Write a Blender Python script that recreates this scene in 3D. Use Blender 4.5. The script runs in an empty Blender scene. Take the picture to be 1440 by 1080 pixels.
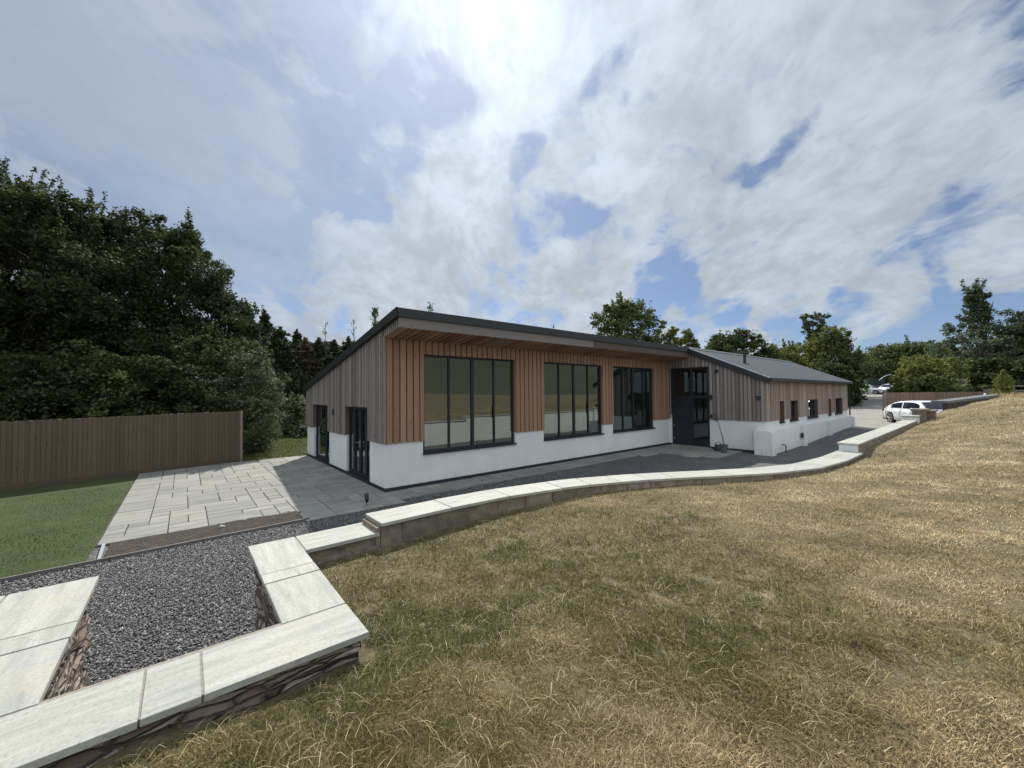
import bpy, math, random
import numpy as np
from mathutils import Vector, Matrix
R = math.radians
sc = bpy.context.scene
col = sc.collection
rng = np.random.default_rng(7)
random.seed(7)

# ------------------------------------------------------------------ camera
# building frame: x runs along the long front wall, y goes back into the house
CAM = np.array([-3.984, -9.957, 2.5])
UX, UY = 0.77121, 0.63659            # camera-right / forward axes against the building frame
def c2w(X, Y, Z): return np.array([X*UX + Y*UY, -X*UY + Y*UX, Z])
pit, rho = R(1.47), -0.0093
F0 = c2w(0, math.cos(pit), math.sin(pit)); R0 = c2w(1, 0, 0); U0 = c2w(0, -math.sin(pit), math.cos(pit))
Rr = R0*math.cos(rho) + U0*math.sin(rho); Uu = U0*math.cos(rho) - R0*math.sin(rho)
cd = bpy.data.cameras.new('camera'); cam = bpy.data.objects.new('camera', cd); col.objects.link(cam)
M = Matrix.Identity(4)
for i in range(3):
    M[i][0] = Rr[i]; M[i][1] = Uu[i]; M[i][2] = -F0[i]; M[i][3] = CAM[i]
cam.matrix_world = M
cd.sensor_width = 36; cd.lens = 558/1440*36; cd.clip_start = 0.05; cd.clip_end = 6000
sc.camera = cam
def place(px, t, z=0.0):
    """ground point seen at column px of the photo, t metres ahead"""
    p = CAM + c2w(t*(px-720)/558, t, 0); return np.array([p[0], p[1], z])
def ztop(px, y, t):
    return 2.5 + t*((554.3-(px-720)*0.0093) - y)/558

# ------------------------------------------------------------------ world, sun
SUN = Vector((0.50, 0.79, 1.02)).normalized()
sun_el = math.asin(SUN.z); sun_az = math.atan2(SUN.x, SUN.y)
sc.view_settings.view_transform = 'Standard'; sc.view_settings.look = 'None'
sc.view_settings.exposure = 0.22; sc.view_settings.gamma = 1
w = bpy.data.worlds.new("World"); sc.world = w; w.use_nodes = True

class NT:
    def __init__(s, tree): s.t = tree; s.n = tree.nodes; s.l = tree.links
    def node(s, typ, **kw):
        n = s.n.new(typ)
        for k, v in kw.items():
            if k.startswith('_'): setattr(n, k[1:], v)
        return n
    def put(s, sock, v):
        if isinstance(v, bpy.types.NodeSocket): s.l.new(v, sock)
        elif v is not None:
            try: sock.default_value = v
            except Exception:
                sock.default_value = (v[0], v[1], v[2], 1) if hasattr(v, '__len__') else (v, v, v, 1)
    def m(s, op, a, b=None, c=None, clamp=False):
        n = s.n.new('ShaderNodeMath'); n.operation = op; n.use_clamp = clamp
        s.put(n.inputs[0], a); s.put(n.inputs[1], b); s.put(n.inputs[2], c); return n.outputs[0]
    def vm(s, op, a, b=None):
        n = s.n.new('ShaderNodeVectorMath'); n.operation = op
        s.put(n.inputs[0], a); s.put(n.inputs[1], b)
        return n.outputs['Value'] if op in ('DOT_PRODUCT', 'LENGTH') else n.outputs[0]
    def mapr(s, v, a, b, c=0., d=1., smooth=True):
        n = s.n.new('ShaderNodeMapRange'); n.interpolation_type = 'SMOOTHSTEP' if smooth else 'LINEAR'
        s.put(n.inputs[0], v); n.inputs[1].default_value = a; n.inputs[2].default_value = b
        n.inputs[3].default_value = c; n.inputs[4].default_value = d; return n.outputs[0]
    def noise(s, vec, scale, detail=4, rough=.5, dist=0., out=0):
        n = s.n.new('ShaderNodeTexNoise'); s.put(n.inputs['Vector'], vec)
        n.inputs['Scale'].default_value = scale; n.inputs['Detail'].default_value = detail
        n.inputs['Roughness'].default_value = rough; n.inputs['Distortion'].default_value = dist
        return n.outputs[out]
    def vor(s, vec, scale, feat='F1', out='Distance', rnd=1.):
        n = s.n.new('ShaderNodeTexVoronoi'); n.feature = feat; s.put(n.inputs['Vector'], vec)
        n.inputs['Scale'].default_value = scale; n.inputs['Randomness'].default_value = rnd
        return n.outputs[out]
    def mix(s, f, a, b, mode='MIX'):
        n = s.n.new('ShaderNodeMix'); n.data_type = 'RGBA'; n.blend_type = mode
        s.put(n.inputs[0], f); s.put(n.inputs[6], a if not isinstance(a, tuple) else (*a[:3], 1))
        s.put(n.inputs[7], b if not isinstance(b, tuple) else (*b[:3], 1)); return n.outputs[2]
    def ramp(s, f, stops):
        n = s.n.new('ShaderNodeValToRGB'); e = n.color_ramp.elements
        while len(e) < len(stops): e.new(.5)
        for k, (p, c) in enumerate(stops): e[k].position = p; e[k].color = (*c, 1)
        s.put(n.inputs[0], f); return n.outputs[0]
    def scale(s, vec, x, y, z):
        return s.vm('MULTIPLY', vec, (x, y, z))
    def attr(s, name):
        n = s.n.new('ShaderNodeAttribute'); n.attribute_name = name; return n.outputs['Fac']

def pixdir(x, y):
    v = F0 + (x-720)/558*Rr + (540-y)/558*Uu
    return v/np.linalg.norm(v)

def build_world():
    k = NT(w.node_tree); w.node_tree.nodes.clear()
    sky = k.n.new('ShaderNodeTexSky'); sky.sky_type = 'NISHITA'; sky.sun_disc = False
    sky.sun_elevation = sun_el; sky.sun_rotation = sun_az
    sky.air_density = 1.0; sky.dust_density = 0.3; sky.ozone_density = 2.5; sky.altitude = 100
    tc = k.n.new('ShaderNodeTexCoord'); D = tc.outputs['Generated']
    sep = k.n.new('ShaderNodeSeparateXYZ'); k.l.new(D, sep.inputs[0])
    zc = k.m('MAXIMUM', sep.outputs[2], 0.0)
    den = k.m('ADD', zc, 0.38)
    cmb = k.n.new('ShaderNodeCombineXYZ')
    k.l.new(k.m('DIVIDE', sep.outputs[0], den), cmb.inputs[0]); k.l.new(k.m('DIVIDE', sep.outputs[1], den), cmb.inputs[1])
    P = cmb.outputs[0]
    rot = k.n.new('ShaderNodeVectorRotate'); rot.rotation_type = 'Z_AXIS'; k.l.new(P, rot.inputs[0]); rot.inputs['Angle'].default_value = R(38)
    Q = k.scale(rot.outputs[0], 1.25, 0.85, 1)
    warp = k.n.new('ShaderNodeTexNoise'); warp.inputs['Scale'].default_value = 1.6; warp.inputs['Detail'].default_value = 4; k.l.new(Q, warp.inputs['Vector'])
    wv = k.vm('MULTIPLY', k.vm('SUBTRACT', warp.outputs['Color'], (.5, .5, .5)), (.45, .45, 0))
    Q2 = k.vm('ADD', k.vm('ADD', Q, wv), (3.7, 1.9, 0))
    big = k.noise(Q2, 2.6, 5, .5, .0)
    mid = k.noise(Q2, 7.0, 9, .56, .1)
    fine = k.noise(k.vm('ADD', Q, k.vm('MULTIPLY', wv, (.5, .5, 0))), 14, 8, .62, .15)
    tot = k.m('ADD', k.m('ADD', k.m('MULTIPLY', big, .42), k.m('MULTIPLY', mid, .46)), k.m('MULTIPLY', fine, .27))
    dw = k.n.new('ShaderNodeTexNoise'); dw.inputs['Scale'].default_value = 5.0; dw.inputs['Detail'].default_value = 4; k.l.new(D, dw.inputs['Vector'])
    DW = k.vm('NORMALIZE', k.vm('ADD', D, k.vm('MULTIPLY', k.vm('SUBTRACT', dw.outputs['Color'], (.5, .5, .5)), (.36, .36, .36))))
    def spot(x, y, rad, amt):
        d = pixdir(x, y); dt = k.vm('DOT_PRODUCT', DW, tuple(d))
        return k.m('MULTIPLY', k.mapr(dt, math.cos(R(rad)), 1.0), amt)
    bias = None
    for s in SPOTS:
        o = spot(*s); bias = o if bias is None else k.m('ADD', bias, o)
    tot = k.m('ADD', tot, k.m('SUBTRACT', bias, .025))
    mask = k.mapr(tot, .43, .615)
    veil = k.m('MULTIPLY', k.mapr(k.vm('DOT_PRODUCT', DW, tuple(pixdir(120, 110))), math.cos(R(36)), math.cos(R(8)), 0.06, .58), k.mapr(big, .3, .62, .55, 1.15))
    mask = k.m('MAXIMUM', k.m('MULTIPLY', mask, k.m('SUBTRACT', 1.06, k.m('MULTIPLY', veil, .55))), veil)
    # low cumulus near the horizon
    sd = k.vm('DOT_PRODUCT', D, tuple(SUN))
    g1 = k.m('POWER', k.m('MAXIMUM', sd, 0.), 9.)
    g2 = k.m('POWER', k.m('MAXIMUM', sd, 0.), 60.)
    thick = k.noise(Q2, 3.4, 8, .58)
    body_ = k.mapr(k.m('ADD', k.m('MULTIPLY', thick, .6), k.m('MULTIPLY', fine, .4)), .36, .64, 1.12, .80)
    body = k.m('ADD', k.m('MULTIPLY', body_, k.m('SUBTRACT', 1., veil)), k.m('MULTIPLY', veil, .86))
    cb = k.m('MULTIPLY', body, k.m('ADD', .51, k.m('ADD', k.m('MULTIPLY', g1, .27), k.m('MULTIPLY', g2, .26))))
    vs = k.n.new('ShaderNodeVectorMath'); vs.operation = 'SCALE'; vs.inputs[0].default_value = (0.875, 0.985, 1.12); k.l.new(cb, vs.inputs['Scale'])
    ns = k.n.new('ShaderNodeVectorMath'); ns.operation = 'SCALE'; k.l.new(sky.outputs[0], ns.inputs[0]); ns.inputs['Scale'].default_value = SKY
    hz = k.mapr(sep.outputs[2], .0, .42)
    tint = k.vm('MULTIPLY', ns.outputs[0], k.mix(hz, SKYLOW, SKYTINT))
    airglow = k.vm('ADD', tint, k.vm('MULTIPLY', k.mix(k.m('MULTIPLY', g1, 1.0), (0, 0, 0), (1, 1, 1)), (.20, .23, .27)))
    final = k.mix(mask, airglow, vs.outputs[0])
    # sky behind the camera scaled up as added fill for the shaded walls
    back = k.mapr(k.vm('DOT_PRODUCT', D, tuple(F0)), -.25, .50, BACK_FILL, 1.)
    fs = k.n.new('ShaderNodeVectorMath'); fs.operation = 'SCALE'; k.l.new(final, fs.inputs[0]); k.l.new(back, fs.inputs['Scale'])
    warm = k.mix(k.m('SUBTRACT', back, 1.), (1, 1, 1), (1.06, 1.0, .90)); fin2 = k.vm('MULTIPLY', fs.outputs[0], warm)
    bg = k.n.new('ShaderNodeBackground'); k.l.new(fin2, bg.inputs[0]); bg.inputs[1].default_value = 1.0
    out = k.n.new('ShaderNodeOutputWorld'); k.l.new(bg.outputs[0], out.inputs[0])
SKY = 0.10; BACK_FILL = 2.4
SKYTINT = (.70, .67, .68); SKYLOW = (.52, .57, .74)
SPOTS = [(700, 20, 22, .08), (900, 240, 9, .08), (660, 330, 12, .06), (1100, 350, 12, .10), (1000, 60, 14, .06), (1220, 110, 10, .05),
         (1190, 185, 6, -.13), (1150, 160, 4, -.06), (870, 115, 5, -.13), (790, 70, 3, -.06), (815, 320, 5, -.14), (1075, 215, 4, -.12), (740, 240, 5, -.12), (390, 350, 8, -.10), (240, 240, 8, -.05), (500, 270, 5, -.07), (130, 60, 8, .05), (640, 250, 6, .08),
         (1380, 440, 9, -.14), (1250, 445, 6, -.10), (610, 180, 6, -.13), (560, 110, 5, -.05), (960, 430, 7, -.14), (1130, 430, 7, -.12), (1400, 120, 8, -.03), (560, 400, 10, .10), (830, 400, 8, .08),
         (740, 150, 5, .07), (1030, 130, 4, .07), (460, 440, 9, .08), (1350, 250, 10, .06), (700, 380, 5, -.06), (1040, 466, 3, .13), (1200, 448, 3, .15), (1265, 416, 3, .15), (1410, 392, 4, .15), (980, 470, 3, .12), (1180, 290, 7, .08), (1240, 400, 4, .04)]
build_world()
sl = bpy.data.lights.new('sun', 'SUN'); sl.energy = 4.7; sl.angle = R(0.8); sl.color = (1, .955, .88)
so = bpy.data.objects.new('sun', sl); col.objects.link(so)
so.rotation_euler = SUN.to_track_quat('Z', 'Y').to_euler(); so.location = (0, 0, 60)

# ------------------------------------------------------------------ helpers
def tag(o, label=None, cat=None, group=None, kind=None):
    if label: o['label'] = label
    if cat: o['category'] = cat
    if group: o['group'] = group
    if kind: o['kind'] = kind
    return o
def empty(name, loc=(0, 0, 0), rz=0., label=None, cat=None, group=None):
    o = bpy.data.objects.new(name, None); col.objects.link(o); o.location = tuple(float(c) for c in loc); o.rotation_euler = (0, 0, rz)
    o.empty_display_size = .2
    return tag(o, label, cat, group)
ORI = [0., 0., 0.]
class MB:
    """collects polygons; build() links them as ONE mesh object"""
    def __init__(s): s.v = []; s.f = []; s.a = []; s.n = 0; s.tone = .5; s.big = []
    def face(s, pts, tone=None):
        k = len(s.v); s.v.extend([tuple(p) for p in pts]); s.f.append(tuple(range(k, k+len(pts)))); s.a.append(s.tone if tone is None else tone)
    def verts(s, pts, faces, tone=None):
        k = len(s.v); s.v.extend([tuple(p) for p in pts])
        for f in faces: s.f.append(tuple(i+k for i in f)); s.a.append(s.tone if tone is None else tone)
    def box(s, x0, x1, y0, y1, z0, z1, tone=None, T=None):
        x0, x1 = min(x0, x1), max(x0, x1); y0, y1 = min(y0, y1), max(y0, y1); z0, z1 = min(z0, z1), max(z0, z1)
        P = [(x0, y0, z0), (x1, y0, z0), (x1, y1, z0), (x0, y1, z0), (x0, y0, z1), (x1, y0, z1), (x1, y1, z1), (x0, y1, z1)]
        s.hexa(P, tone, T)
    def hexa(s, P, tone=None, T=None):
        Fs = [(0, 3, 2, 1), (4, 5, 6, 7), (0, 1, 5, 4), (1, 2, 6, 5), (2, 3, 7, 6), (3, 0, 4, 7)]
        if T: P = [T(*p) for p in P]
        s.verts(P, Fs, tone)
    def tube(s, pts, rad, n=8, tone=None, cap=True):
        pts = [Vector(p) for p in pts]
        if not hasattr(rad, '__len__'): rad = [rad]*len(pts)
        rings = []
        up = None
        for i, p in enumerate(pts):
            d = (pts[min(i+1, len(pts)-1)] - pts[max(i-1, 0)]).normalized()
            if up is None: up = d.orthogonal().normalized()
            up = (up - d*up.dot(d))
            up = up.normalized() if up.length > 1e-6 else d.orthogonal().normalized()
            b = d.cross(up)
            rings.append([p + (up*math.cos(2*math.pi*j/n) + b*math.sin(2*math.pi*j/n))*rad[i] for j in range(n)])
        V = [q for r in rings for q in r]; Fc = []
        for i in range(len(rings)-1):
            for j in range(n):
                a = i*n+j; b_ = i*n+(j+1) % n; Fc.append((a, b_, b_+n, a+n))
        if cap: Fc.append(tuple(range(n-1, -1, -1))); Fc.append(tuple((len(rings)-1)*n+j for j in range(n)))
        s.verts(V, Fc, tone)
    def lathe(s, prof, c=(0, 0, 0), n=24, tone=None):
        V = [(c[0]+r*math.cos(2*math.pi*j/n), c[1]+r*math.sin(2*math.pi*j/n), c[2]+z) for r, z in prof for j in range(n)]; Fc = []
        for i in range(len(prof)-1):
            for j in range(n):
                a = i*n+j; b = i*n+(j+1) % n; Fc.append((a, b, b+n, a+n))
        Fc.append(tuple(range(n-1, -1, -1))); Fc.append(tuple((len(prof)-1)*n+j for j in range(n)))
        s.verts(V, Fc, tone)
    def build(s, name, mat, parent=None, smooth=False, bevel=0):
        me = bpy.data.meshes.new(name); me.from_pydata([tuple(float(c) for c in p) for p in s.v], [], s.f)
        at = me.attributes.new('tone', 'FLOAT', 'FACE'); at.data.foreach_set('value', np.array(s.a, dtype=np.float32))
        me.materials.append(mat); me.update()
        o = bpy.data.objects.new(name, me); col.objects.link(o)
        if parent is not None:
            o.parent = parent
            l = parent.location; r = parent.rotation_euler.z
            o.matrix_parent_inverse = Matrix.Identity(4)
            if not getattr(s, 'local', False):
                o.matrix_parent_inverse = (Matrix.Translation(l) @ Matrix.Rotation(r, 4, 'Z')).inverted()
        if smooth: me.shade_smooth()
        if bevel:
            b = o.modifiers.new('bevel', 'BEVEL'); b.width = bevel; b.segments = 2; b.limit_method = 'ANGLE'
        return o
def LMB():
    m = MB(); m.local = True; return m
def npmesh(name, V, loops, nper, attrs, mat, parent=None):
    """fast mesh from numpy: V (N,3), loops (F*nper) vertex ids"""
    me = bpy.data.meshes.new(name); nf = len(loops)//nper
    me.vertices.add(len(V)); me.vertices.foreach_set('co', np.asarray(V, dtype=np.float32).ravel())
    me.loops.add(len(loops)); me.loops.foreach_set('vertex_index', np.asarray(loops, dtype=np.int32))
    me.polygons.add(nf); me.polygons.foreach_set('loop_start', np.arange(0, nf*nper, nper, dtype=np.int32))
    try: me.polygons.foreach_set('loop_total', np.full(nf, nper, dtype=np.int32))
    except Exception: pass
    for k, a in attrs.items():
        at = me.attributes.new(k, 'FLOAT', 'FACE'); at.data.foreach_set('value', np.asarray(a, dtype=np.float32))
    me.materials.append(mat); me.update(); me.validate()
    o = bpy.data.objects.new(name, me); col.objects.link(o)
    if parent is not None:
        o.parent = parent; o.matrix_parent_inverse = Matrix.Translation(parent.location).inverted()
    return o
# value noise for terrain and patches
_P = np.random.default_rng(3).random((64, 64))
def vn(x, y):
    x = np.asarray(x, float); y = np.asarray(y, float); xi = np.floor(x).astype(int); yi = np.floor(y).astype(int); fx = x-xi; fy = y-yi
    fx = fx*fx*(3-2*fx); fy = fy*fy*(3-2*fy); a = _P[xi % 64, yi % 64]; b = _P[(xi+1) % 64, yi % 64]; c = _P[xi % 64, (yi+1) % 64]; d = _P[(xi+1) % 64, (yi+1) % 64]
    return (a*(1-fx)+b*fx)*(1-fy)+(c*(1-fx)+d*fx)*fy
def fbm(x, y, o=4):
    s = 0; a = .5
    for i in range(o): s = s + a*vn(x*2**i+i*17.3, y*2**i+i*9.1); a *= .5
    return s

# ------------------------------------------------------------------ materials
MATS = {}
def mat(name, fn):
    m = bpy.data.materials.new(name); m.use_nodes = True; k = NT(m.node_tree)
    b = m.node_tree.nodes['Principled BSDF']; fn(k, b); MATS[name] = m; return m
def coord(k, kind='Object'):
    return k.n.new('ShaderNodeTexCoord').outputs[kind]
def bump(k, b, h, st=.3, dist=.02):
    n = k.n.new('ShaderNodeBump'); n.inputs['Strength'].default_value = st; n.inputs['Distance'].default_value = dist
    k.put(n.inputs['Height'], h); k.l.new(n.outputs[0], b.inputs['Normal'])
def plain(name, c, rough=.6, metal=0., var=.0, sc_=8):
    def f(k, b):
        b.inputs['Roughness'].default_value = rough; b.inputs['Metallic'].default_value = metal
        n = k.noise(coord(k), sc_, 5, .6)
        lo = tuple(x*(1-var) for x in c); hi = tuple(min(1, x*(1+var)) for x in c)
        k.put(b.inputs['Base Color'], k.ramp(n, [(.3, lo), (.7, hi)]))
    return mat(name, f)
def wood(name, c1, c2, grey=None, greyamt=0., rough=.75):
    """weathered boards: tone per board, long vertical grain, knots, grey weathering"""
    def f(k, b):
        P = coord(k); t = k.attr('tone')
        off = k.n.new('ShaderNodeCombineXYZ'); k.l.new(k.m('MULTIPLY', t, 37.), off.inputs[0]); k.l.new(k.m('MULTIPLY', t, 91.), off.inputs[2])
        Q = k.vm('ADD', P, off.outputs[0])
        grain = k.noise(k.scale(Q, 38, 38, 1.6), 1., 6, .65, .6)
        blot = k.noise(k.scale(Q, 5, 5, 1.3), 1., 4, .6, .3)
        base = k.mix(k.m('MULTIPLY', k.m('ADD', grain, t), .5), c1, c2)
        if grey:
            gm = k.mapr(k.m('ADD', k.m('MULTIPLY', blot, .8), k.m('MULTIPLY', t, .35)), .38, .72, 0, greyamt)
            base = k.mix(gm, base, grey)
        kn = k.vor(k.scale(Q, 9, 9, 2.2), 1.0)
        kf = k.mapr(kn, .04, .17, .2, 1.)
        base = k.mix(1.0, base, k.mix(kf, (.35, .28, .24), (1, 1, 1)), 'MULTIPLY')
        base = k.mix(1.0, base, k.mix(t, (.72, .72, .72), (1.2, 1.2, 1.2)), 'MULTIPLY')
        k.put(b.inputs['Base Color'], base); b.inputs['Roughness'].default_value = rough
        bump(k, b, grain, .35, .006)
    return mat(name, f)
wood('larch_warm', (.26, .122, .068), (.385, .208, .124), (.25, .18, .138), .5)
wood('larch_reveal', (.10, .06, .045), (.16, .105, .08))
wood('larch_grey', (.17, .125, .105), (.29, .235, .205), (.23, .215, .21), .75)
wood('larch_wing', (.26, .17, .125), (.46, .33, .25), (.34, .31, .29), .6)
wood('wood_dark', (.06, .04, .03), (.11, .075, .055))
wood('fence_wood', (.095, .063, .038), (.165, .115, .073), (.115, .098, .074), .5)
wood('fence_brown', (.15, .085, .052), (.28, .175, .115), (.24, .20, .17), .5)
wood('fascia_wood', (.075, .060, .052), (.155, .125, .108), (.155, .148, .145), .7)
wood('bark', (.035, .028, .022), (.08, .065, .05))
def f_render(k, b):
    P = coord(k); n = k.noise(P, 1.1, 5, .6); g = k.noise(P, 160, 3, .6)
    drip = k.noise(k.scale(P, 9, 9, .6), 1., 5, .6)
    sep = k.n.new('ShaderNodeSeparateXYZ'); k.l.new(P, sep.inputs[0])
    low = k.mapr(sep.outputs[2], .05, .34, .55, 0)
    d = k.m('MULTIPLY', low, k.mapr(drip, .35, .7))
    c = k.ramp(n, [(.3, (.61, .625, .62)), (.7, (.70, .71, .70))])
    c = k.mix(d, c, (.42, .40, .36)); k.put(b.inputs['Base Color'], c)
    b.inputs['Roughness'].default_value = .9; bump(k, b, g, .25, .003)
mat('white_render', f_render)
plain('anthracite', (.009, .012, .020), .55, 0, .15)
plain('roof_metal', (.013, .016, .018), .5, .0, .2)
plain('black_plastic', (.010, .010, .011), .4)
plain('steel', (.55, .55, .55), .3, .9)
plain('trim_light', (.42, .45, .47), .4, .3)
plain('interior_white', (.58, .60, .58), .8, 0, .05)
plain('interior_floor', (.28, .25, .21), .5, 0, .2)
plain('interior_dark', (.03, .035, .04), .5)
plain('white_gloss', (.78, .80, .80), .3)
def f_roof(k, b):
    P = coord(k); n = k.noise(k.scale(P, 1, 1, 1), 2.2, 6, .6); g = k.noise(P, 90, 3, .6)
    br = k.n.new('ShaderNodeTexBrick'); k.put(br.inputs['Vector'], k.scale(P, 1, 1.1, 1)); br.inputs['Scale'].default_value = 1.0
    br.inputs['Brick Width'].default_value = .5; br.inputs['Row Height'].default_value = .24; br.inputs['Mortar Size'].default_value = .008
    k.put(br.inputs['Color1'], (.040, .045, .053, 1)); k.put(br.inputs['Color2'], (.058, .064, .074, 1)); k.put(br.inputs['Mortar'], (.03, .03, .033, 1))
    c = k.mix(.45, br.outputs[0], k.ramp(n, [(.3, (.04, .045, .052)), (.7, (.07, .076, .085))]))
    k.put(b.inputs['Base Color'], c); b.inputs['Roughness'].default_value = .55; bump(k, b, k.m('ADD', g, k.m('MULTIPLY', br.outputs[1], -1.)), .3, .006)
mat('slate_roof', f_roof)
def f_glass(k, b):
    m_out = k.n['Material Output']
    tr = k.n.new('ShaderNodeBsdfTransparent'); tr.inputs[0].default_value = (.52, .56, .55, 1)
    gl = k.n.new('ShaderNodeBsdfGlossy'); gl.inputs['Roughness'].default_value = .0; gl.inputs['Color'].default_value = (.85, .92, .88, 1)
    n = k.noise(coord(k), 1.3, 2, .5); bp = k.n.new('ShaderNodeBump'); bp.inputs['Strength'].default_value = .04; bp.inputs['Distance'].default_value = .02
    k.l.new(n, bp.inputs['Height']); k.l.new(bp.outputs[0], gl.inputs['Normal'])
    fr = k.n.new('ShaderNodeFresnel'); fr.inputs[0].default_value = 1.5
    mx = k.n.new('ShaderNodeMixShader'); k.l.new(k.m('ADD', k.m('MULTIPLY', fr.outputs[0], 1.1), .17, clamp=True), mx.inputs[0])
    k.l.new(tr.outputs[0], mx.inputs[1]); k.l.new(gl.outputs[0], mx.inputs[2]); k.l.new(mx.outputs[0], m_out.inputs[0])
mat('glass', f_glass)
def f_glass2(k, b):
    f_glass(k, b)
    for n in k.n:
        if n.type == 'BSDF_TRANSPARENT': n.inputs[0].default_value = (.22, .25, .27, 1)
        if n.type == 'BSDF_GLOSSY': n.inputs['Color'].default_value = (.35, .38, .42, 1)
mat('glass_dark', f_glass2)
def f_carglass(k, b):
    b.inputs['Base Color'].default_value = (.012, .018, .028, 1); b.inputs['Roughness'].default_value = .04
mat('car_glass', f_carglass)
def f_paint(k, b):
    b.inputs['Base Color'].default_value = (.74, .76, .78, 1); b.inputs['Roughness'].default_value = .28
    b.inputs['Coat Weight'].default_value = .8
mat('car_paint', f_paint)
plain('tyre', (.012, .012, .013), .8)
plain('capping_grey', (.13, .135, .14), .7, 0, .25)
plain('pot_grey', (.075, .095, .11), .6, 0, .2)
plain('can_green', (.008, .035, .030), .45)
plain('head_lamp', (.30, .33, .36), .1)
plain('tail_lamp', (.25, .02, .02), .2)
plain('car_dark', (.03, .033, .04), .25)
plain('tank_white', (.45, .46, .45), .5)
def f_gravel(c1, c2, c3, sc_=55):
    def f(k, b):
        P = coord(k); v = k.n.new('ShaderNodeTexVoronoi'); k.put(v.inputs['Vector'], P); v.inputs['Scale'].default_value = sc_
        sp = k.n.new('ShaderNodeSeparateColor'); k.l.new(v.outputs['Color'], sp.inputs[0])
        c = k.ramp(sp.outputs[0], [(0., c1), (.55, c2), (.9, c2), (1., c3)])
        big = k.noise(P, .9, 4, .6); c = k.mix(1.0, c, k.ramp(big, [(.3, (.8, .8, .8)), (.7, (1.15, 1.13, 1.1))]), 'MULTIPLY')
        edge = k.mapr(v.outputs['Distance'], .0, .6, 1., 0.)
        k.put(b.inputs['Base Color'], c); b.inputs['Roughness'].default_value = .7; bump(k, b, edge, .9, .02)
    return f
mat('gravel_dark', f_gravel((.040, .041, .043), (.105, .107, .110), (.34, .35, .35), 42))
mat('gravel_drive', f_gravel((.17, .165, .15), (.30, .29, .265), (.45, .44, .42), 30))
def f_stones(k, b):
    t = k.attr('tone'); n = k.noise(coord(k), 60, 3, .6)
    c = k.ramp(t, [(0., (.047, .046, .044)), (.45, (.118, .116, .110)), (.8, (.21, .207, .198)), (.93, (.34, .345, .35)), (1., (.52, .52, .50))])
    c = k.mix(.25, c, k.ramp(n, [(.3, (.05, .05, .06)), (.7, (.2, .2, .22))])); k.put(b.inputs['Base Color'], c); b.inputs['Roughness'].default_value = .62
mat('gravel_stones', f_stones)
def f_slab(k, b):
    P = coord(k); t = k.attr('tone')
    off = k.n.new('ShaderNodeCombineXYZ'); k.l.new(k.m('MULTIPLY', t, 53.), off.inputs[0]); k.l.new(k.m('MULTIPLY', t, 29.), off.inputs[1])
    Q = k.vm('ADD', P, off.outputs[0]); st = k.noise(k.scale(Q, 1.2, 5.5, 3), 1., 7, .62, .9); n2 = k.noise(Q, 24, 5, .65)
    c = k.ramp(st, [(.25, (.145, .146, .138)), (.5, (.22, .22, .207)), (.75, (.29, .287, .268))])
    c = k.mix(1., c, k.ramp(t, [(0, (.84, .84, .83)), (1., (1.16, 1.14, 1.09))]), 'MULTIPLY')
    c = k.mix(k.mapr(n2, .55, .75, 0, .35), c, (.22, .20, .17)); k.put(b.inputs['Base Color'], c)
    b.inputs['Roughness'].default_value = .8; bump(k, b, k.m('ADD', st, k.m('MULTIPLY', n2, .4)), .5, .008)
mat('paving', f_slab)
def f_coping(k, b):
    P = coord(k); t = k.attr('tone')
    off = k.n.new('ShaderNodeCombineXYZ'); k.l.new(k.m('MULTIPLY', t, 53.), off.inputs[0]); k.l.new(k.m('MULTIPLY', t, 29.), off.inputs[1])
    Q = k.vm('ADD', P, off.outputs[0]); st = k.noise(k.scale(Q, 1.6, 13, 6), 1., 8, .66, .8); st2 = k.noise(k.scale(Q, 13, 1.6, 6), 1., 8, .66, .8)
    s_ = k.mix(k.m('GREATER_THAN', t, .5), st, st2)
    n2 = k.noise(Q, 55, 6, .7); n3 = k.noise(Q, 3.5, 4, .6); spk = k.vor(Q, 16.)
    c = k.ramp(s_, [(.22, (.22, .225, .20)), (.42, (.335, .34, .305)), (.62, (.43, .43, .385)), (.8, (.50, .49, .445))])
    c = k.mix(1., c, k.ramp(k.m('FRACT', k.m('MULTIPLY', t, 7.)), [(0, (.90, .91, .92)), (1., (1.10, 1.09, 1.07))]), 'MULTIPLY')
    c = k.mix(k.mapr(n3, .50, .72, 0, .42), c, (.44, .39, .30)); st3 = k.noise(Q, 1.7, 6, .6); c = k.mix(k.mapr(st3, .55, .7, 0, .35), c, (.30, .31, .29))
    c = k.mix(k.mapr(n2, .46, .72, 0, .6), c, (.20, .205, .185)); gr = k.noise(Q, 160, 4, .7); c = k.mix(1., c, k.ramp(gr, [(.3, (.86, .86, .86)), (.7, (1.12, 1.12, 1.12))]), 'MULTIPLY')
    c = k.mix(k.mapr(spk, .03, .075, .6, 0), c, (.16, .16, .14))
    k.put(b.inputs['Base Color'], c); b.inputs['Roughness'].default_value = .75; bump(k, b, k.m('ADD', s_, k.m('MULTIPLY', n2, .5)), .55, .006)
mat('coping_stone', f_coping)
def f_mortar(k, b):
    n = k.noise(coord(k), 30, 5, .65); k.put(b.inputs['Base Color'], k.ramp(n, [(.3, (.19, .17, .14)), (.7, (.32, .29, .245))])); b.inputs['Roughness'].default_value = .95; bump(k, b, n, .6, .01)
mat('mortar', f_mortar)
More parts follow.
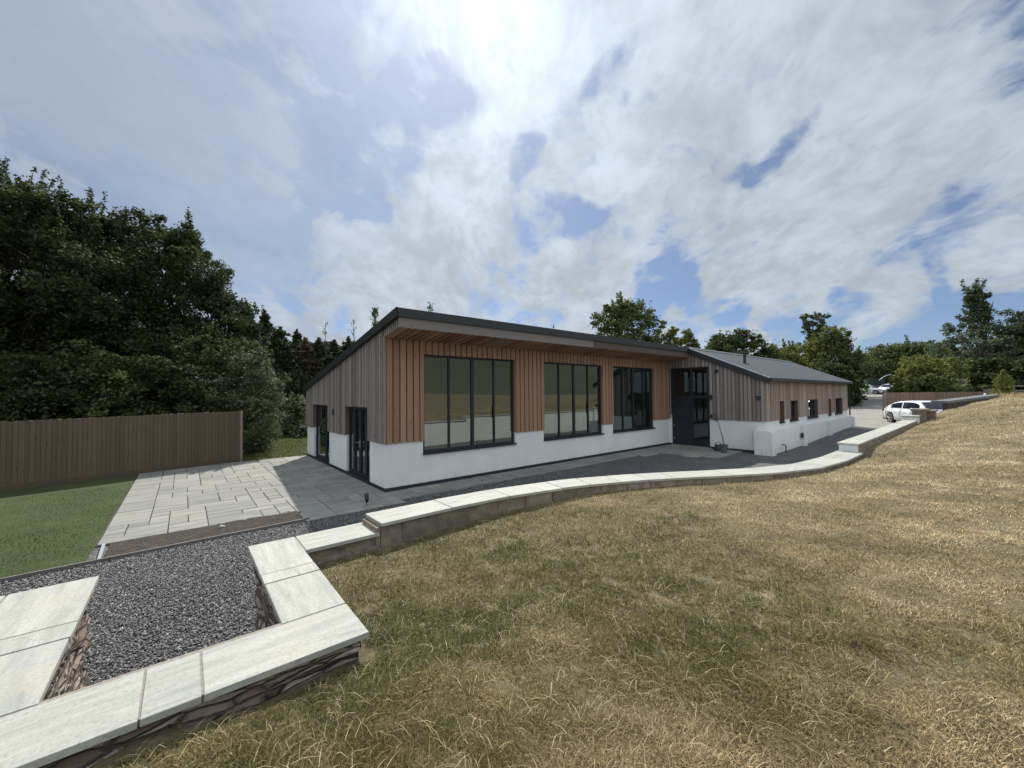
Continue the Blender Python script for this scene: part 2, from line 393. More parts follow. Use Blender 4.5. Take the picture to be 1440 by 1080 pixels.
def f_block(k, b):
    P = coord(k); t = k.attr('tone'); n = k.noise(P, 7, 6, .65); n2 = k.noise(P, 45, 4, .6)
    c = k.ramp(n, [(.25, (.11, .092, .070)), (.5, (.21, .178, .14)), (.75, (.33, .285, .23))])
    c = k.mix(1., c, k.mix(t, (.7, .7, .7), (1.3, 1.25, 1.2)), 'MULTIPLY')
    k.put(b.inputs['Base Color'], c); b.inputs['Roughness'].default_value = .95; bump(k, b, k.m('ADD', n, k.m('MULTIPLY', n2, .5)), .8, .015)
mat('blockwork', f_block)
def f_strata(k, b):
    P = coord(k); Q = k.scale(P, 3.2, 3.2, 22); n = k.noise(Q, 1., 6, .6, 1.2); e = k.vor(k.scale(P, 5, 5, 24), 1., 'DISTANCE_TO_EDGE')
    v = k.vor(k.scale(P, 5, 5, 24), 1., 'F1', 'Color'); sp = k.n.new('ShaderNodeSeparateColor'); k.l.new(v, sp.inputs[0])
    c = k.ramp(sp.outputs[0], [(0., (.10, .07, .052)), (.35, (.20, .15, .12)), (.65, (.33, .27, .23)), (1., (.46, .41, .37))])
    c = k.mix(k.mapr(n, .3, .7, .5, 0), c, (.12, .085, .065)); c = k.mix(k.mapr(e, 0, .07, .9, 0), c, (.03, .022, .018))
    k.put(b.inputs['Base Color'], c); b.inputs['Roughness'].default_value = .95; bump(k, b, k.m('ADD', k.mapr(e, 0, .15), n), 1., .03)
mat('split_stone', f_strata)
def f_soil(k, b):
    P = coord(k); n = k.noise(P, 12, 8, .7); v = k.vor(P, 45)
    c = k.ramp(n, [(.3, (.028, .022, .018)), (.55, (.062, .050, .041)), (.75, (.12, .10, .082))])
    k.put(b.inputs['Base Color'], c); b.inputs['Roughness'].default_value = 1.; bump(k, b, k.m('ADD', n, v), .9, .03)
mat('soil', f_soil)
def f_dry(k, b):
    P = coord(k); n = k.noise(P, .8, 5, .6); n2 = k.noise(P, 35, 6, .7); n3 = k.noise(P, 5, 5, .65)
    c = k.ramp(n3, [(.25, (.085, .072, .042)), (.5, (.18, .145, .085)), (.75, (.30, .24, .145))])
    c = k.mix(k.mapr(n, .4, .65, 0, .25), c, (.07, .07, .028)); c = k.mix(1., c, k.ramp(n2, [(.3, (.55, .55, .55)), (.7, (1.35, 1.3, 1.2))]), 'MULTIPLY')
    k.put(b.inputs['Base Color'], c); b.inputs['Roughness'].default_value = 1.; bump(k, b, n2, .8, .03)
mat('dry_turf', f_dry)
def f_green(k, b):
    P = coord(k); n = k.noise(P, .9, 5, .6); n2 = k.noise(P, 40, 6, .7)
    c = k.ramp(n, [(.3, (.026, .042, .009)), (.6, (.045, .062, .015)), (.8, (.09, .09, .035))]); c = k.mix(1., c, k.ramp(n2, [(.3, (.6, .6, .6)), (.7, (1.3, 1.3, 1.2))]), 'MULTIPLY')
    k.put(b.inputs['Base Color'], c); b.inputs['Roughness'].default_value = 1.; bump(k, b, n2, .7, .02)
mat('lawn_turf', f_green)
def f_hill(k, b):
    P = coord(k); n = k.noise(P, .05, 6, .6); n2 = k.noise(P, 1.2, 5, .65)
    c = k.mix(k.mapr(n2, .3, .7, .0, .5), k.ramp(n, [(.3, (.055, .062, .038)), (.7, (.095, .10, .062))]), (.035, .042, .022)); k.put(b.inputs['Base Color'], c); b.inputs['Roughness'].default_value = 1.
mat('hill_grass', f_hill)
def blade_mat(name, stops, transl=.3):
    def f(k, b):
        t = k.attr('tone'); r = k.attr('rnd'); c = k.ramp(t, stops); c = k.mix(1., c, k.mix(r, (.45, .44, .43), (1.5, 1.48, 1.42)), 'MULTIPLY')
        k.put(b.inputs['Base Color'], c); b.inputs['Roughness'].default_value = .65; b.inputs['Specular IOR Level'].default_value = .25
        tl = k.n.new('ShaderNodeBsdfTranslucent'); k.put(tl.inputs[0], c)
        mx = k.n.new('ShaderNodeMixShader'); mx.inputs[0].default_value = transl
        k.l.new(b.outputs[0], mx.inputs[1]); k.l.new(tl.outputs[0], mx.inputs[2]); k.l.new(mx.outputs[0], k.n['Material Output'].inputs[0])
    return mat(name, f)
blade_mat('dry_blades', [(0, (.085, .100, .026)), (.35, (.19, .165, .060)), (.55, (.33, .245, .130)), (.85, (.53, .42, .25)), (1, (.70, .60, .42))])
blade_mat('green_blades', [(0, (.032, .068, .009)), (.5, (.072, .115, .016)), (.85, (.135, .155, .040)), (1, (.24, .21, .11))])
def leafm(name, a, b_, c_): blade_mat(name, [(0, a), (.5, b_), (1, c_)], .38)
leafm('leaf_oak', (.032, .046, .018), (.060, .083, .029), (.115, .135, .052))
leafm('leaf_willow', (.070, .092, .052), (.13, .16, .09), (.28, .31, .21))
leafm('leaf_conifer', (.028, .044, .022), (.050, .074, .034), (.095, .115, .05))
leafm('leaf_brown', (.070, .050, .036), (.115, .085, .058), (.16, .13, .085))
leafm('leaf_lime', (.09, .11, .028), (.17, .19, .046), (.28, .29, .08))
leafm('leaf_mid', (.058, .084, .030), (.11, .14, .046), (.20, .22, .08))
leafm('leaf_poplar', (.060, .085, .048), (.10, .135, .075), (.21, .24, .14))
leafm('leaf_hill', (.12, .14, .08), (.19, .20, .12), (.28, .28, .18))

# ------------------------------------------------------------------ terrain
VW_U = [-9, -2.4, -1.5, -.6, .6, 1.75, 2.85, 3.8, 4.85, 6.2, 7.45, 18.1]
VW_V = [-5.55, -5.55, -5.53, -5.57, -5.80, -6.26, -6.88, -7.40, -7.75, -7.88, -7.88, -7.9]
def vwall(u): return np.interp(u, VW_U, VW_V)
def bank(u, v):
    u = np.asarray(u, float); v = np.asarray(v, float); vw = vwall(u) - .22
    A = np.interp(u, [-6, -3, -2, 1, 5, 7.3, 8.5, 18, 22, 25, 30, 45], [.90, .86, .88, 1.0, 1.045, 1.045, 1.16, 1.20, 1.32, 1.38, 1.46, 1.9])
    B = np.interp(u, [-8, -4, 0, 5, 18, 28, 45], [.86, .9, 1.02, 1.22, 1.70, 1.98, 1.92])
    s = (vw - v)/(vw + 10.2); z = A*(1-s)+B*s
    z = np.where(s > 1, B + .04*np.clip(-10.2-v, 0, 28)*np.interp(u, [-8, 20, 30], [1, .8, .3]), z)
    z = z + (fbm(u*.55+5, v*.55) - .47)*.16*np.clip((vw-v)*.8, 0, 1) + (fbm(u*2.6, v*2.6+7, 3)-.42)*.11*np.clip((vw-v)*1.2, 0, 1)
    return z
def grid_mesh(name, us, rows, zf, m, kind='structure', parent=None):
    """us list; rows(u) -> list of v (equal count)"""
    V = []; n = None
    for u in us:
        r = rows(u); n = len(r)
        for vv in r: V.append((u, vv, 0))
    V = np.array(V, float); V[:, 2] = zf(V[:, 0], V[:, 1]); L = []
    for i in range(len(us)-1):
        for j in range(n-1):
            a = i*n+j; L += [a, a+1, a+n+1, a+n]
    L = np.array(L).reshape(-1, 4)[:, ::-1].ravel()
    o = npmesh(name, V, L, 4, {'tone': np.full(len(L)//4, .5)}, m, parent)
    o.data.shade_smooth(); o['kind'] = kind; return o
def bank_edge(u):
    e = vwall(u)
    if u > 18.1: e = -7.9 - (u-18.1)*.05
    if u > 26.4: e = -8.35 - .238*(u-26.4)
    if u > 34.1: e = -10.2
    return e
us1 = list(np.linspace(-9, -3.26, 30)); us2 = list(np.linspace(-3.26, 12, 110)) + list(np.linspace(12.3, 60, 90))
bk = grid_mesh('bank', us2, lambda u: list(np.linspace(bank_edge(u), bank_edge(u)-7, 64)) + list(np.linspace(bank_edge(u)-7.6, -60, 26)), bank, MATS['dry_turf'])
grid_mesh('bank', us1, lambda u: list(np.linspace(-7.25, -13, 50)) + list(np.linspace(-13.5, -60, 26)), bank, MATS['dry_turf'])
grid_mesh('bank', list(np.linspace(-9, -4.9, 14)), lambda u: list(np.linspace(-5.5, -7.25, 14)), lambda u, v: bank(u, v)*0+.80, MATS['dry_turf'])
# earth face where the bank drops to the drive beyond the wall
m = MB(); ul = [18.6+i*.6 for i in range(70)]
for a, b in zip(ul[:-1], ul[1:]):
    za, zb = float(bank(a, bank_edge(a))), float(bank(b, bank_edge(b)))
    m.face([(a, bank_edge(a), za), (b, bank_edge(b), zb), (b, bank_edge(b)+.7, .1), (a, bank_edge(a)+.7, .1)])
o = m.build('bank_side', MATS['soil']); o['kind'] = 'structure'
GU = [-60, 15, 17.5, 22, 26, 30, 42, 50, 62, 76, 200, 2000]; GZ = [0, 0, .0, .12, .24, .28, .38, .75, 1.55, 1.96, 2.3, 2.3]
def gz(u, v): return np.interp(u, GU, GZ) + 0*v
def gz2(u, v): return np.interp(u, GU, GZ) - .05
axis = [-2500, -900, -400, -200, -120, -80, -60, -50] + list(np.linspace(-45, 90, 91)) + [100, 120, 150, 200, 300, 600, 1200, 3000]
grid_mesh('ground', axis, lambda u: [3000, 1200, 600, 300, 150, 90, 60, 40, 25, 18, 10, 2, -4, -7.2, -60, -120, -300, -2500],
          lambda u, v: np.where(v < -30, 2.0, gz2(u, v)), MATS['lawn_turf'])
def rowsg(u): return list(np.linspace(3, min(-5.3, vwall(u)) if u < 18.2 else -7.6, 26))
grid_mesh('gravel_path', list(np.linspace(-9, 30, 100)), rowsg, lambda u, v: gz(u, v) + (fbm(u*1.7, v*1.7, 3)-.43)*.05*(np.asarray(u) > -9) + np.where(u > 14.5, .10*np.exp(-((v+4.7)/.5)**2)*fbm(u*1.1, v*0, 2), 0) - .012, MATS['gravel_dark'])
grid_mesh('drive', list(np.linspace(26.6, 110, 90)), lambda u: list(np.linspace(12, -8.0 if u < 26 else -9.6, 20)), lambda u, v: gz(u, v) + .012 + np.clip((u-26.6)*.1, 0, .03), MATS['gravel_drive'])
# lawn on the left, and the strip beyond the patio
grid_mesh('lawn', list(np.linspace(-16, -5.12, 30)), lambda u: list(np.linspace(-1.16, 9.5, 30)), lambda u, v: .012 + (fbm(u, v)-.45)*.03, MATS['lawn_turf'])
grid_mesh('lawn', list(np.linspace(-2.4, 12, 30)), lambda u: list(np.linspace(8.24, 24, 30)), lambda u, v: -.01+.035*np.clip(v-8.4, 0, 20), MATS['lawn_turf'])

# soil bed
m = MB()
nx, ny = 60, 16; V = []; Fc = []
for i in range(nx+1):
    for j in range(ny+1):
        u = -4.93+i*(2.88/nx); t = j/ny; v0 = -1.16+(u+4.93)*.03; v1 = -.34+(u+4.93)*.03; v = v0+(v1-v0)*t
        V.append((u, v, .005+.05*float(fbm(u*6, v*6, 3))))
for i in range(nx):
    for j in range(ny): a = i*(ny+1)+j; Fc.append((a, a+ny+1, a+ny+2, a+1))
m.verts(V, Fc); o = m.build('soil_bed', MATS['soil'], smooth=True); o['kind'] = 'structure'
m = LMB(); 
ps = [Vector((random.gauss(0, 1), random.gauss(0, 1), random.gauss(0, .7))).normalized() for _ in range(40)]
import bmesh
def rock(name, loc, s, matn, **kw):
    bm = bmesh.new(); bmesh.ops.create_icosphere(bm, subdivisions=2, radius=1)
    for v in bm.verts:
        f = .8+.35*random.random(); v.co = Vector((v.co.x*s[0]*f, v.co.y*s[1]*f, v.co.z*s[2]*f))
    me = bpy.data.meshes.new(name); bm.to_mesh(me); bm.free(); me.materials.append(MATS[matn]); o = bpy.data.objects.new(name, me); col.objects.link(o); o.location = loc
    return tag(o, **kw)
rock('stone', (-3.42, -.62, .05), (.05, .04, .03), 'coping_stone', label='small pale loose stone lying on the bare soil strip', cat='stone')

# timber edging between gravel and lawn/bed
m = MB(); m.hexa([(-9, -1.48, -.05), (-2.02, -1.15, -.05), (-2.02, -1.11, -.05), (-9, -1.44, -.05), (-9, -1.48, .07), (-2.02, -1.15, .055), (-2.02, -1.11, .055), (-9, -1.44, .07)])
tag(m.build('timber_edging', MATS['fascia_wood']), 'long thin timber edging board between dark gravel and lawn', 'edging')
m = MB(); m.hexa([(-4.99, -1.2, -.03), (-4.95, -1.2, -.03), (-4.99, -.34, -.03), (-5.03, -.34, -.03), (-4.99, -1.2, .045), (-4.95, -1.2, .045), (-4.99, -.34, .045), (-5.03, -.34, .045)])
tag(m.build('bed_edging', MATS['trim_light']), 'short pale edging strip at the lawn end of the soil bed', 'edging')

# paving: random coursed slabs
def paving(name, cells, g, x0, y0, gap=.012, top=.03, seed=1):
    r = random.Random(seed); free = set(cells); m = MB(); dm = MB()
    sizes = [(3, 2), (2, 2), (2, 1), (2, 2), (2, 1), (1, 2), (2, 3), (1, 1), (3, 1)]
    for (i, j) in sorted(cells, key=lambda c: (c[1], c[0])):
        if (i, j) not in free: continue
        opts = sizes[:]; r.shuffle(opts)
        for (a, b) in opts + [(2, 1), (1, 2), (1, 1)]:
            cs = [(i+p, j+q) for p in range(a) for q in range(b)]
            if all(c in free for c in cs): break
        for c in cs: free.discard(c)
        e = gap*.5; z = top + r.uniform(-.003, .003)
        X0, X1, Y0, Y1 = x0+i*g+e, x0+(i+a)*g-e, y0+j*g+e, y0+(j+b)*g-e
        c_ = .006; t = r.random()
        jt = lambda: r.uniform(-.003, .003)
        P = [(X0, Y0, -.02), (X1, Y0, -.02), (X1, Y1, -.02), (X0, Y1, -.02), (X0+jt(), Y0+jt(), z-c_), (X1+jt(), Y0+jt(), z-c_), (X1+jt(), Y1+jt(), z-c_), (X0+jt(), Y1+jt(), z-c_),
             (X0+c_, Y0+c_, z), (X1-c_, Y0+c_, z), (X1-c_, Y1-c_, z), (X0+c_, Y1-c_, z)]
        m.verts(P, [(0, 1, 5, 4), (1, 2, 6, 5), (2, 3, 7, 6), (3, 0, 4, 7), (4, 5, 9, 8), (5, 6, 10, 9), (6, 7, 11, 10), (7, 4, 8, 11), (8, 9, 10, 11)], t)
    o = m.build(name, MATS['paving']); o['kind'] = 'structure'; return o
G = .30
cells = [(i, j) for i in range(0, 17) for j in range(0, 29)]
cells += [(i, j) for i in range(10, 17) for j in range(-3, 0)]
paving('patio', cells, G, -5.1, -.33, gap=.013, seed=5)
m = MB(); m.box(-5.11, 0.0, -.34, 8.38, -.03, .012); m.box(-2.1, 0, -1.24, -.34, -.03, .012); o = m.build('patio_bed', MATS['soil']); o['kind'] = 'structure'
cells = [(i, j) for i in range(0, 38) for j in range(0, 3)]
cells += [(i, j) for i in range(34, 48) for j in range(-1, 3)] + [(i, j) for i in range(38, 48) for j in range(-8, 3)]
cells = sorted(set(cells)); cells = [c for c in cells if c not in {(38, -8), (38, -7)}]
paving('footpath', cells, .295, -.02, -.885, gap=.012, top=.028, seed=9)

# ------------------------------------------------------------------ house
H_ = empty('house', (0, 0, 0), 0, 'long low house, white below and timber clad above, dark framed windows under deep eaves', 'house')
Tf = lambda s, d, z: (s, -d, z)            # front wall, d outward
Tl = lambda s, d, z: (-d, s, z)            # left wall: s = y
GUx = 14.05
Tg = lambda s, d, z: (GUx-d, s, z)         # entrance gable
WV = -4.08
Tw = lambda s, d, z: (s, WV-d, z)          # wing front
def rooftop(v): return 4.56-.1755*(v+1.05)
def wingtop(v): return 4.56-.455*(-1.0-v)
W1 = [(1.06, 4.36), (5.64, 8.92), (9.58, 12.70)]
WW = [(15.75, 16.28), (17.12, 18.22), (19.8, 21.5), (23.7, 24.2), (25.2, 26.8)]
def wallpieces(mb, s0, s1, z0, z1f, ops, T, d0=-.3, d1=0., sl=False):
    """solid wall with rectangular openings; z1f(s) sloping top"""
    cuts = sorted({s0, s1, *[o[0] for o in ops], *[o[1] for o in ops]}); cuts = [c for c in cuts if s0 <= c <= s1]
    for a, b in zip(cuts[:-1], cuts[1:]):
        zi = [(z0, None)]; seg = []
        inside = sorted([(o[2], o[3]) for o in ops if o[0] <= a+1e-6 and o[1] >= b-1e-6]); z = z0
        for (p, q) in inside:
            if p > z+1e-4: seg.append((z, p, p))
            z = q
        ta, tb = z1f(a), z1f(b)
        if ta > z or tb > z: seg.append((z, max(ta, z), max(tb, z)))
        for (lo, ha, hb) in seg:
            mb.hexa([(a, d0, lo), (b, d0, lo), (b, d1, lo), (a, d1, lo), (a, d0, ha), (b, d0, hb), (b, d1, hb), (a, d1, ha)], None, T)
def boards(mb, s0, s1, z0, z1f, ops, T, pitch, bw, d_lo=.012, d_hi=.036, seed=1, tv=.8):
    """board on board cladding; ops cut boards"""
    r = random.Random(seed); n = max(1, round((s1-s0)/pitch)); p = (s1-s0)/n
    for i in range(n):
        for kind in (0, 1):
            if kind == 0: A_, B_, d0, d1 = s0+i*p-(p-bw)/2+.010, s0+i*p+(p-bw)/2-.010, .001, d_lo
            else: A_, B_, d0, d1 = s0+i*p+(p-bw)/2, s0+i*p+(p+bw)/2, .001, d_hi+r.uniform(-.004, .004)
            A_, B_ = max(A_, s0+.001), min(B_, s1-.001); t = .5+tv*(r.random()-.5); drop = r.uniform(0, .006) if kind else 0
            cuts = [A_] + sorted(c for o in ops for c in o[:2] if A_+.008 < c < B_-.008) + [B_]
            for a, b in zip(cuts[:-1], cuts[1:]):
                c = (a+b)/2; z = z0; segs = []
                for (p0, p1, q0, q1) in sorted(ops, key=lambda o: o[2]):
                    if p0 < c < p1:
                        if q0 > z+.01: segs.append((z, q0, q0))
                        z = max(z, q1)
                ta, tb = z1f(a), z1f(b)
                if min(ta, tb) > z + .01: segs.append((z, ta, tb))
                for (lo, ha, hb) in segs:
                    lo -= drop
                    mb.hexa([(a, d0, lo), (b, d0, lo), (b, d1, lo), (a, d1, lo), (a, d0, ha), (b, d0, hb), (b, d1, hb), (a, d1, ha)], t*(.8 if kind == 0 else 1), T)
# --- masonry / render
wo = [(a, b, .90, 3.62) for a, b in W1]
m = MB(); wallpieces(m, 0, GUx, .11, lambda s: 1.27, [(a, b, .90, 1.3) for a, b in W1], Tf)
m.build('rendered_wall', MATS['white_render'], H_)
DL = [(5.08, 7.26, .10, 2.17), (1.1, 3.16, .10, 2.17)]
for a_, b_ in ((.3005, 1.1), (3.16, 5.08), (7.26, 8.35)):
    m = MB(); wallpieces(m, a_, b_, .11, lambda s: 1.27, [], Tl)
    if b_ < 8: m.build('rendered_wall', MATS['white_render'], H_); 
m.build('rendered_wall', MATS['white_render'], H_)
# upper structure (dark breather membrane behind boards)
m = MB(); wallpieces(m, .0, GUx, 1.27, lambda s: 4.2, [(a, b, 1.2, 3.62) for a, b in W1], Tf, -.3, -.002)
wallpieces(m, .3, 8.35, 1.27, lambda s: rooftop(s)-.25, [(a, b, 1.2, 2.17) for a, b, c, d in DL], Tl, -.3, -.002)
m.build('frame_wall', MATS['interior_dark'], H_)
# plinth band
m = MB(); m.box(0.0, GUx-.02, -.022, .0, 0.0, .115)
m.box(-.022, .0, -.022, 8.36, 0.0, .115)
m.box(GUx-.022, GUx, -3.9, -.03, -.02, .10)
m.build('plinth_band', MATS['anthracite'], H_)
# cladding
m = MB(); boards(m, .0, GUx-.03, 1.25, lambda s: 3.99, wo, Tf, .19, .150, .004, .045, seed=3, tv=.45)
m.build('front_cladding', MATS['larch_warm'], H_)
m = MB(); boards(m, -.0, 8.35, 1.25, lambda s: rooftop(s)-.17, DL, Tl, .13, .072, .004, .068, seed=4)
# closing boards of the overhang end
boards(m, -1.0, 0.0, 4.10, lambda s: rooftop(s)-.17, [], lambda s, d, z: (.0-d, s, z if z > 4.2 else 4.0-.13*s), .125, .075, .012, .045, seed=6)
m.build('side_cladding', MATS['larch_grey'], H_)
# corner battens
m = MB(); m.box(-.05, .0, -.05, .0, 1.24, 4.02, .6); m.build('corner_batten', MATS['larch_grey'], H_); m = MB(); m.box(-.05, .0, 8.35, 8.39, 1.24, 2.8, .4)
m.build('corner_batten', MATS['larch_grey'], H_)
# reveals
for a, b in W1:
    for x_ in (a-.001, b-.018): m = MB(); m.box(x_, x_+.019, -.034, .12, 1.26, 3.64, .4); m.build('window_reveal', MATS['larch_warm'], H_)
for a, b, c, d in DL:
    for x_ in (a, b-.018): m = MB(); m.box(-.04, .12, x_, x_+.018, 1.27, d, .5); m.build('door_reveal', MATS['larch_reveal'], H_)
# --- main roof
m = MB(); x0, x1 = -.14, 13.98
def roofprism(m, x0, x1, y0, y1, tf, th, tone=None):
    m.hexa([(x0, y0, tf(y0)-th), (x1, y0, tf(y0)-th), (x1, y1, tf(y1)-th), (x0, y1, tf(y1)-th), (x0, y0, tf(y0)), (x1, y0, tf(y0)), (x1, y1, tf(y1)), (x0, y1, tf(y1))], tone)
roofprism(m, x0, 28.3, -1.0, 8.45, lambda v: rooftop(v)-.02, .15)
rf = m.build('roof', MATS['roof_metal'], H_)
m = MB(); m.box(x0-.02, x1, -1.10, -.999, 4.36, 4.57); roofprism(m, x0-.03, x0, -1.10, 8.48, lambda v: rooftop(v)+.01, .21)
m.build('roof_edge_trim', MATS['roof_metal'], rf)
m = MB(); r_ = random.Random(2); u = x0+.06
while u < x1-.05:
    L = min(3.6, x1-.03-u); m.box(u, u+L-.004, -1.045, -1.015, 4.115, 4.362, r_.random()); u += L
m.build('fascia_board', MATS['fascia_wood'], H_)
m = MB(); n = 75; p = (GUx-.05)/n
for i in range(n):
    a = .0+i*p
    for kd in (0, 1):
        e0, e1, dz = (a, a+p, .0) if kd == 0 else (a+.032, a+p-.032, -.024)
        m.hexa([(e0, -1.015, 4.125+dz), (e1, -1.015, 4.125+dz), (e1, -.03, 3.985+dz), (e0, -.03, 3.985+dz), (e0, -1.015, 4.15), (e1, -1.015, 4.15), (e1, -.03, 4.01), (e0, -.03, 4.01)], r_.random()*(.7 if kd == 0 else 1))
m.build('soffit', MATS['larch_warm'], H_)

# --- windows and doors
def glazing(kind, s0, s1, z0, z1, T, mull, rec=.10, fw=.055, sill=None, transoms=(), botw=None, parent=H_, handles=()):
    f = MB(); d1 = -rec+.03; d0 = -rec-.04
    bw = botw or fw
    f.box(s0, s0+fw, d0, d1, z0, z1, None, T); f.box(s1-fw, s1, d0, d1, z0, z1, None, T)
    f.box(s0+fw, s1-fw, d0, d1, z1-fw, z1, None, T); f.box(s0+fw, s1-fw, d0, d1, z0, z0+bw, None, T)
    for (c, w_) in mull: f.box(c-w_/2, c+w_/2, d0-.002, d1+.004, z0+bw, z1-fw, None, T)
    for (a, b, zc, w_) in transoms: f.box(a, b, d0-.001, d1+.002, zc-w_/2, zc+w_/2, None, T)
    fr = f.build(kind, MATS['anthracite'], parent, bevel=.004)
    edges = [s0+fw] + [x for c, w_ in sorted(mull) for x in (c-w_/2, c+w_/2)] + [s1-fw]
    for a, b in zip(edges[::2], edges[1::2]):
        g = MB(); dm_ = -rec-.004; P = [T(a, dm_, z0+bw), T(b, dm_, z0+bw), T(b, dm_, z1-fw), T(a, dm_, z1-fw)]
        g.face(P); g.build('pane', MATS['glass_dark' if kind in ('entrance_screen', 'glazed_door') else 'glass'], fr)
    if sill:
        g = MB(); g.box(s0-.02, s1+.03, -rec+.02, sill, z0-.035, z0+.012, None, T); g.build('sill', MATS['anthracite'], fr, bevel=.004)
    return fr
for a, b in W1:
    q = (b-a); ms = [(a+q*.262, .055), (a+q*.508, .10), (a+q*.755, .055)]
    fr = glazing('window', a+.016, b-.016, .90, 3.62, Tf, ms, rec=.09, fw=.06, botw=.075, sill=.065)
    g = MB(); g.box(a+q*.755-.045, a+q*.755-.02, .045, .058, 1.75, 2.15); g.build('handle', MATS['black_plastic'], fr)
# side doors (rear one single leaf with sidelight, front one double)
def leafdoor(s0, s1, cen, hs, lab=None, side=1):
    fr = glazing('glazed_door', s0, s1, .10, 2.16, Tl, cen, rec=.10, fw=.07, botw=.10)
    st = MB(); st.box(s0, s1, -.14, .03, .05, .102, None, Tl); st.build('threshold', MATS['anthracite'], fr)
    for h in hs:
        g = MB(); g.box(h-.018, h+.018, -.066, -.056, .95, 1.19, None, Tl); g.tube([Tl(h, -.06, 1.10), Tl(h, -.01, 1.10), Tl(h+.12*side, -.01, 1.10)], .011); side = -side
        g.build('handle', MATS['steel'], fr)
    return fr
leafdoor(1.118, 3.142, [(1.62, .13), (2.12, .15), (2.64, .13)], [2.17, 2.07])
leafdoor(5.098, 7.242, [(5.82, .16)], [7.16], side=-1)
# wall lights
def walllight(T, s, z, w_=.07, h=.20, d=.10):
    g = MB(); g.box(s-w_/2, s+w_/2, .046, .046+d*.35, z-h/2, z+h/2, None, T); g.tube([T(s, .09, z-h*.5), T(s, .09, z+h*.5)], w_*.5, 12)
    return g.build('wall_light', MATS['black_plastic'], H_)
walllight(Tl, 4.30, 1.95)

# --- wing
m = MB()
wallpieces(m, GUx+.2505, 28.2, .7, lambda s: 1.31, [(a, b, 1.16, 1.4) for a, b in WW], Tw, -.3, 0)
m.hexa([(GUx, -4.32, -.1), (28.2, -4.32, -.1), (28.2, -4.085, -.1), (GUx, -4.085, -.1), (GUx, -4.32, .93), (28.2, -4.32, .93), (28.2, -4.085, 1.02), (GUx, -4.085, 1.02)])
for a in (13.62, 17.75, 22.3, 27.75):
    x1_ = a+.42; y_ = -4.46
    m.hexa([(a, y_, -.15), (x1_, y_, -.15), (x1_, -4.321, -.15), (a, -4.321, -.15), (a, y_, .91), (x1_, y_, .91), (x1_, -4.321, .955), (a, -4.321, .955)])
m.hexa([(13.62, -4.32, -.1), (GUx-.001, -4.32, -.1), (GUx-.001, -3.82, -.1), (13.62, -3.82, -.1), (13.62, -4.32, .953), (GUx-.001, -4.32, .953), (GUx-.001, -3.82, .99), (13.62, -3.82, .99)])
m.build('wing_rendered_wall', MATS['white_render'], H_)
m = MB(); wallpieces(m, -4.079, -1.90, .09, lambda s: 1.31, [], Tg, -.25, 0); m.build('wing_rendered_wall', MATS['white_render'], H_); m = MB(); wallpieces(m, -.13, -.001, .09, lambda s: 1.45, [], Tg, -.25, 0)
m.build('wing_rendered_wall', MATS['white_render'], H_)
m = MB(); wallpieces(m, GUx+.2505, 28.2, 1.31, lambda s: 3.0, [(a, b, 1.2, 2.10) for a, b in WW], Tw, -.3, -.003)
wallpieces(m, -4.05, 0, 1.31, lambda s: min(wingtop(s), rooftop(s))-.2, [(-1.90, -.13, 1.2, 3.66)], Tg, -.25, -.003)
wallpieces(m, -4.05, 8.3, 0, lambda s: min(wingtop(s), rooftop(s))-.2, [], lambda s, d, z: (28.2-d, s, z), 0, .25)
m.build('frame_wall', MATS['interior_dark'], H_)
wwo = [(a, b, 1.16, 2.10) for a, b in WW]
m = MB(); boards(m, GUx-.03, 28.2, 1.29, lambda s: 3.02, wwo, Tw, .19, .10, .006, .05, seed=8)
m.build('wing_front_cladding', MATS['larch_wing'], H_)
m = MB(); boards(m, -4.11, -.05, 1.29, lambda s: min(wingtop(s), rooftop(s))-.19, [(-1.90, -.10, 1.0, 3.66)], Tg, .155, .10, .006, .045, seed=11)
m.build('gable_cladding', MATS['larch_grey'], H_)
for a, b in WW:
    m = MB(); m.box(a-.0, a+.018, -4.12, -3.98, 1.17, 2.1, .4); m.box(b-.018, b, -4.12, -3.98, 1.17, 2.1, .4); m.box(a+.018, b-.018, -4.12, -3.98, 2.082, 2.10, .3)
    m.build('wing_reveal', MATS['larch_reveal'], H_)
for a, b in WW:
    wd = b-a; ms = [] if wd < .7 else ([(a+wd*.5, .06)] if wd < 1.3 else [(a+wd*.33, .05), (a+wd*.66, .05)])
    glazing('small_window', a+.018, b-.018, 1.17, 2.082, Tw, ms, rec=.12, fw=.05, sill=.075)
# wing roof
m = MB(); xa, xb = 13.90, 28.42
roofprism(m, xa+.06, xb, -4.30, -1.02, lambda v: wingtop(v)-.0, .06)
wr = m.build('wing_roof', MATS['slate_roof'], H_)
m = MB(); roofprism(m, xa, xa+.055, -4.33, -1.1, lambda v: wingtop(v)+.0, .24)
m.box(xa+.056, xb+.02, -4.38, -4.301, wingtop(-4.3)-.12, wingtop(-4.3)-.0); roofprism(m, xb+.001, xb+.05, -4.33, -1.1, lambda v: wingtop(v)+.0, .2)
m.build('gutter', MATS['roof_metal'], wr)
m = MB(); roofprism(m, xa-.002, xa+.09, -4.33, -1.1, lambda v: wingtop(v)+.028, .026); m.box(xa, xb+.02, -1.10, -1.0, 4.53, 4.60); roofprism(m, xb-.04, xb+.052, -4.33, -1.1, lambda v: wingtop(v)+.026, .024)
m.build('ridge_trim', MATS['trim_light'], wr)
m = MB(); px_, py_ = 16.35, -2.55; zb = wingtop(py_)-.05
m.tube([(px_, py_, zb), (px_, py_, zb+.52)], .065, 14); m.tube([(px_, py_, zb+.50), (px_, py_, zb+.56)], .10, 14); m.box(px_-.2, px_+.2, py_-.12, py_+.12, zb-.03, zb+.03)
m.build('flue_pipe', MATS['black_plastic'], wr)
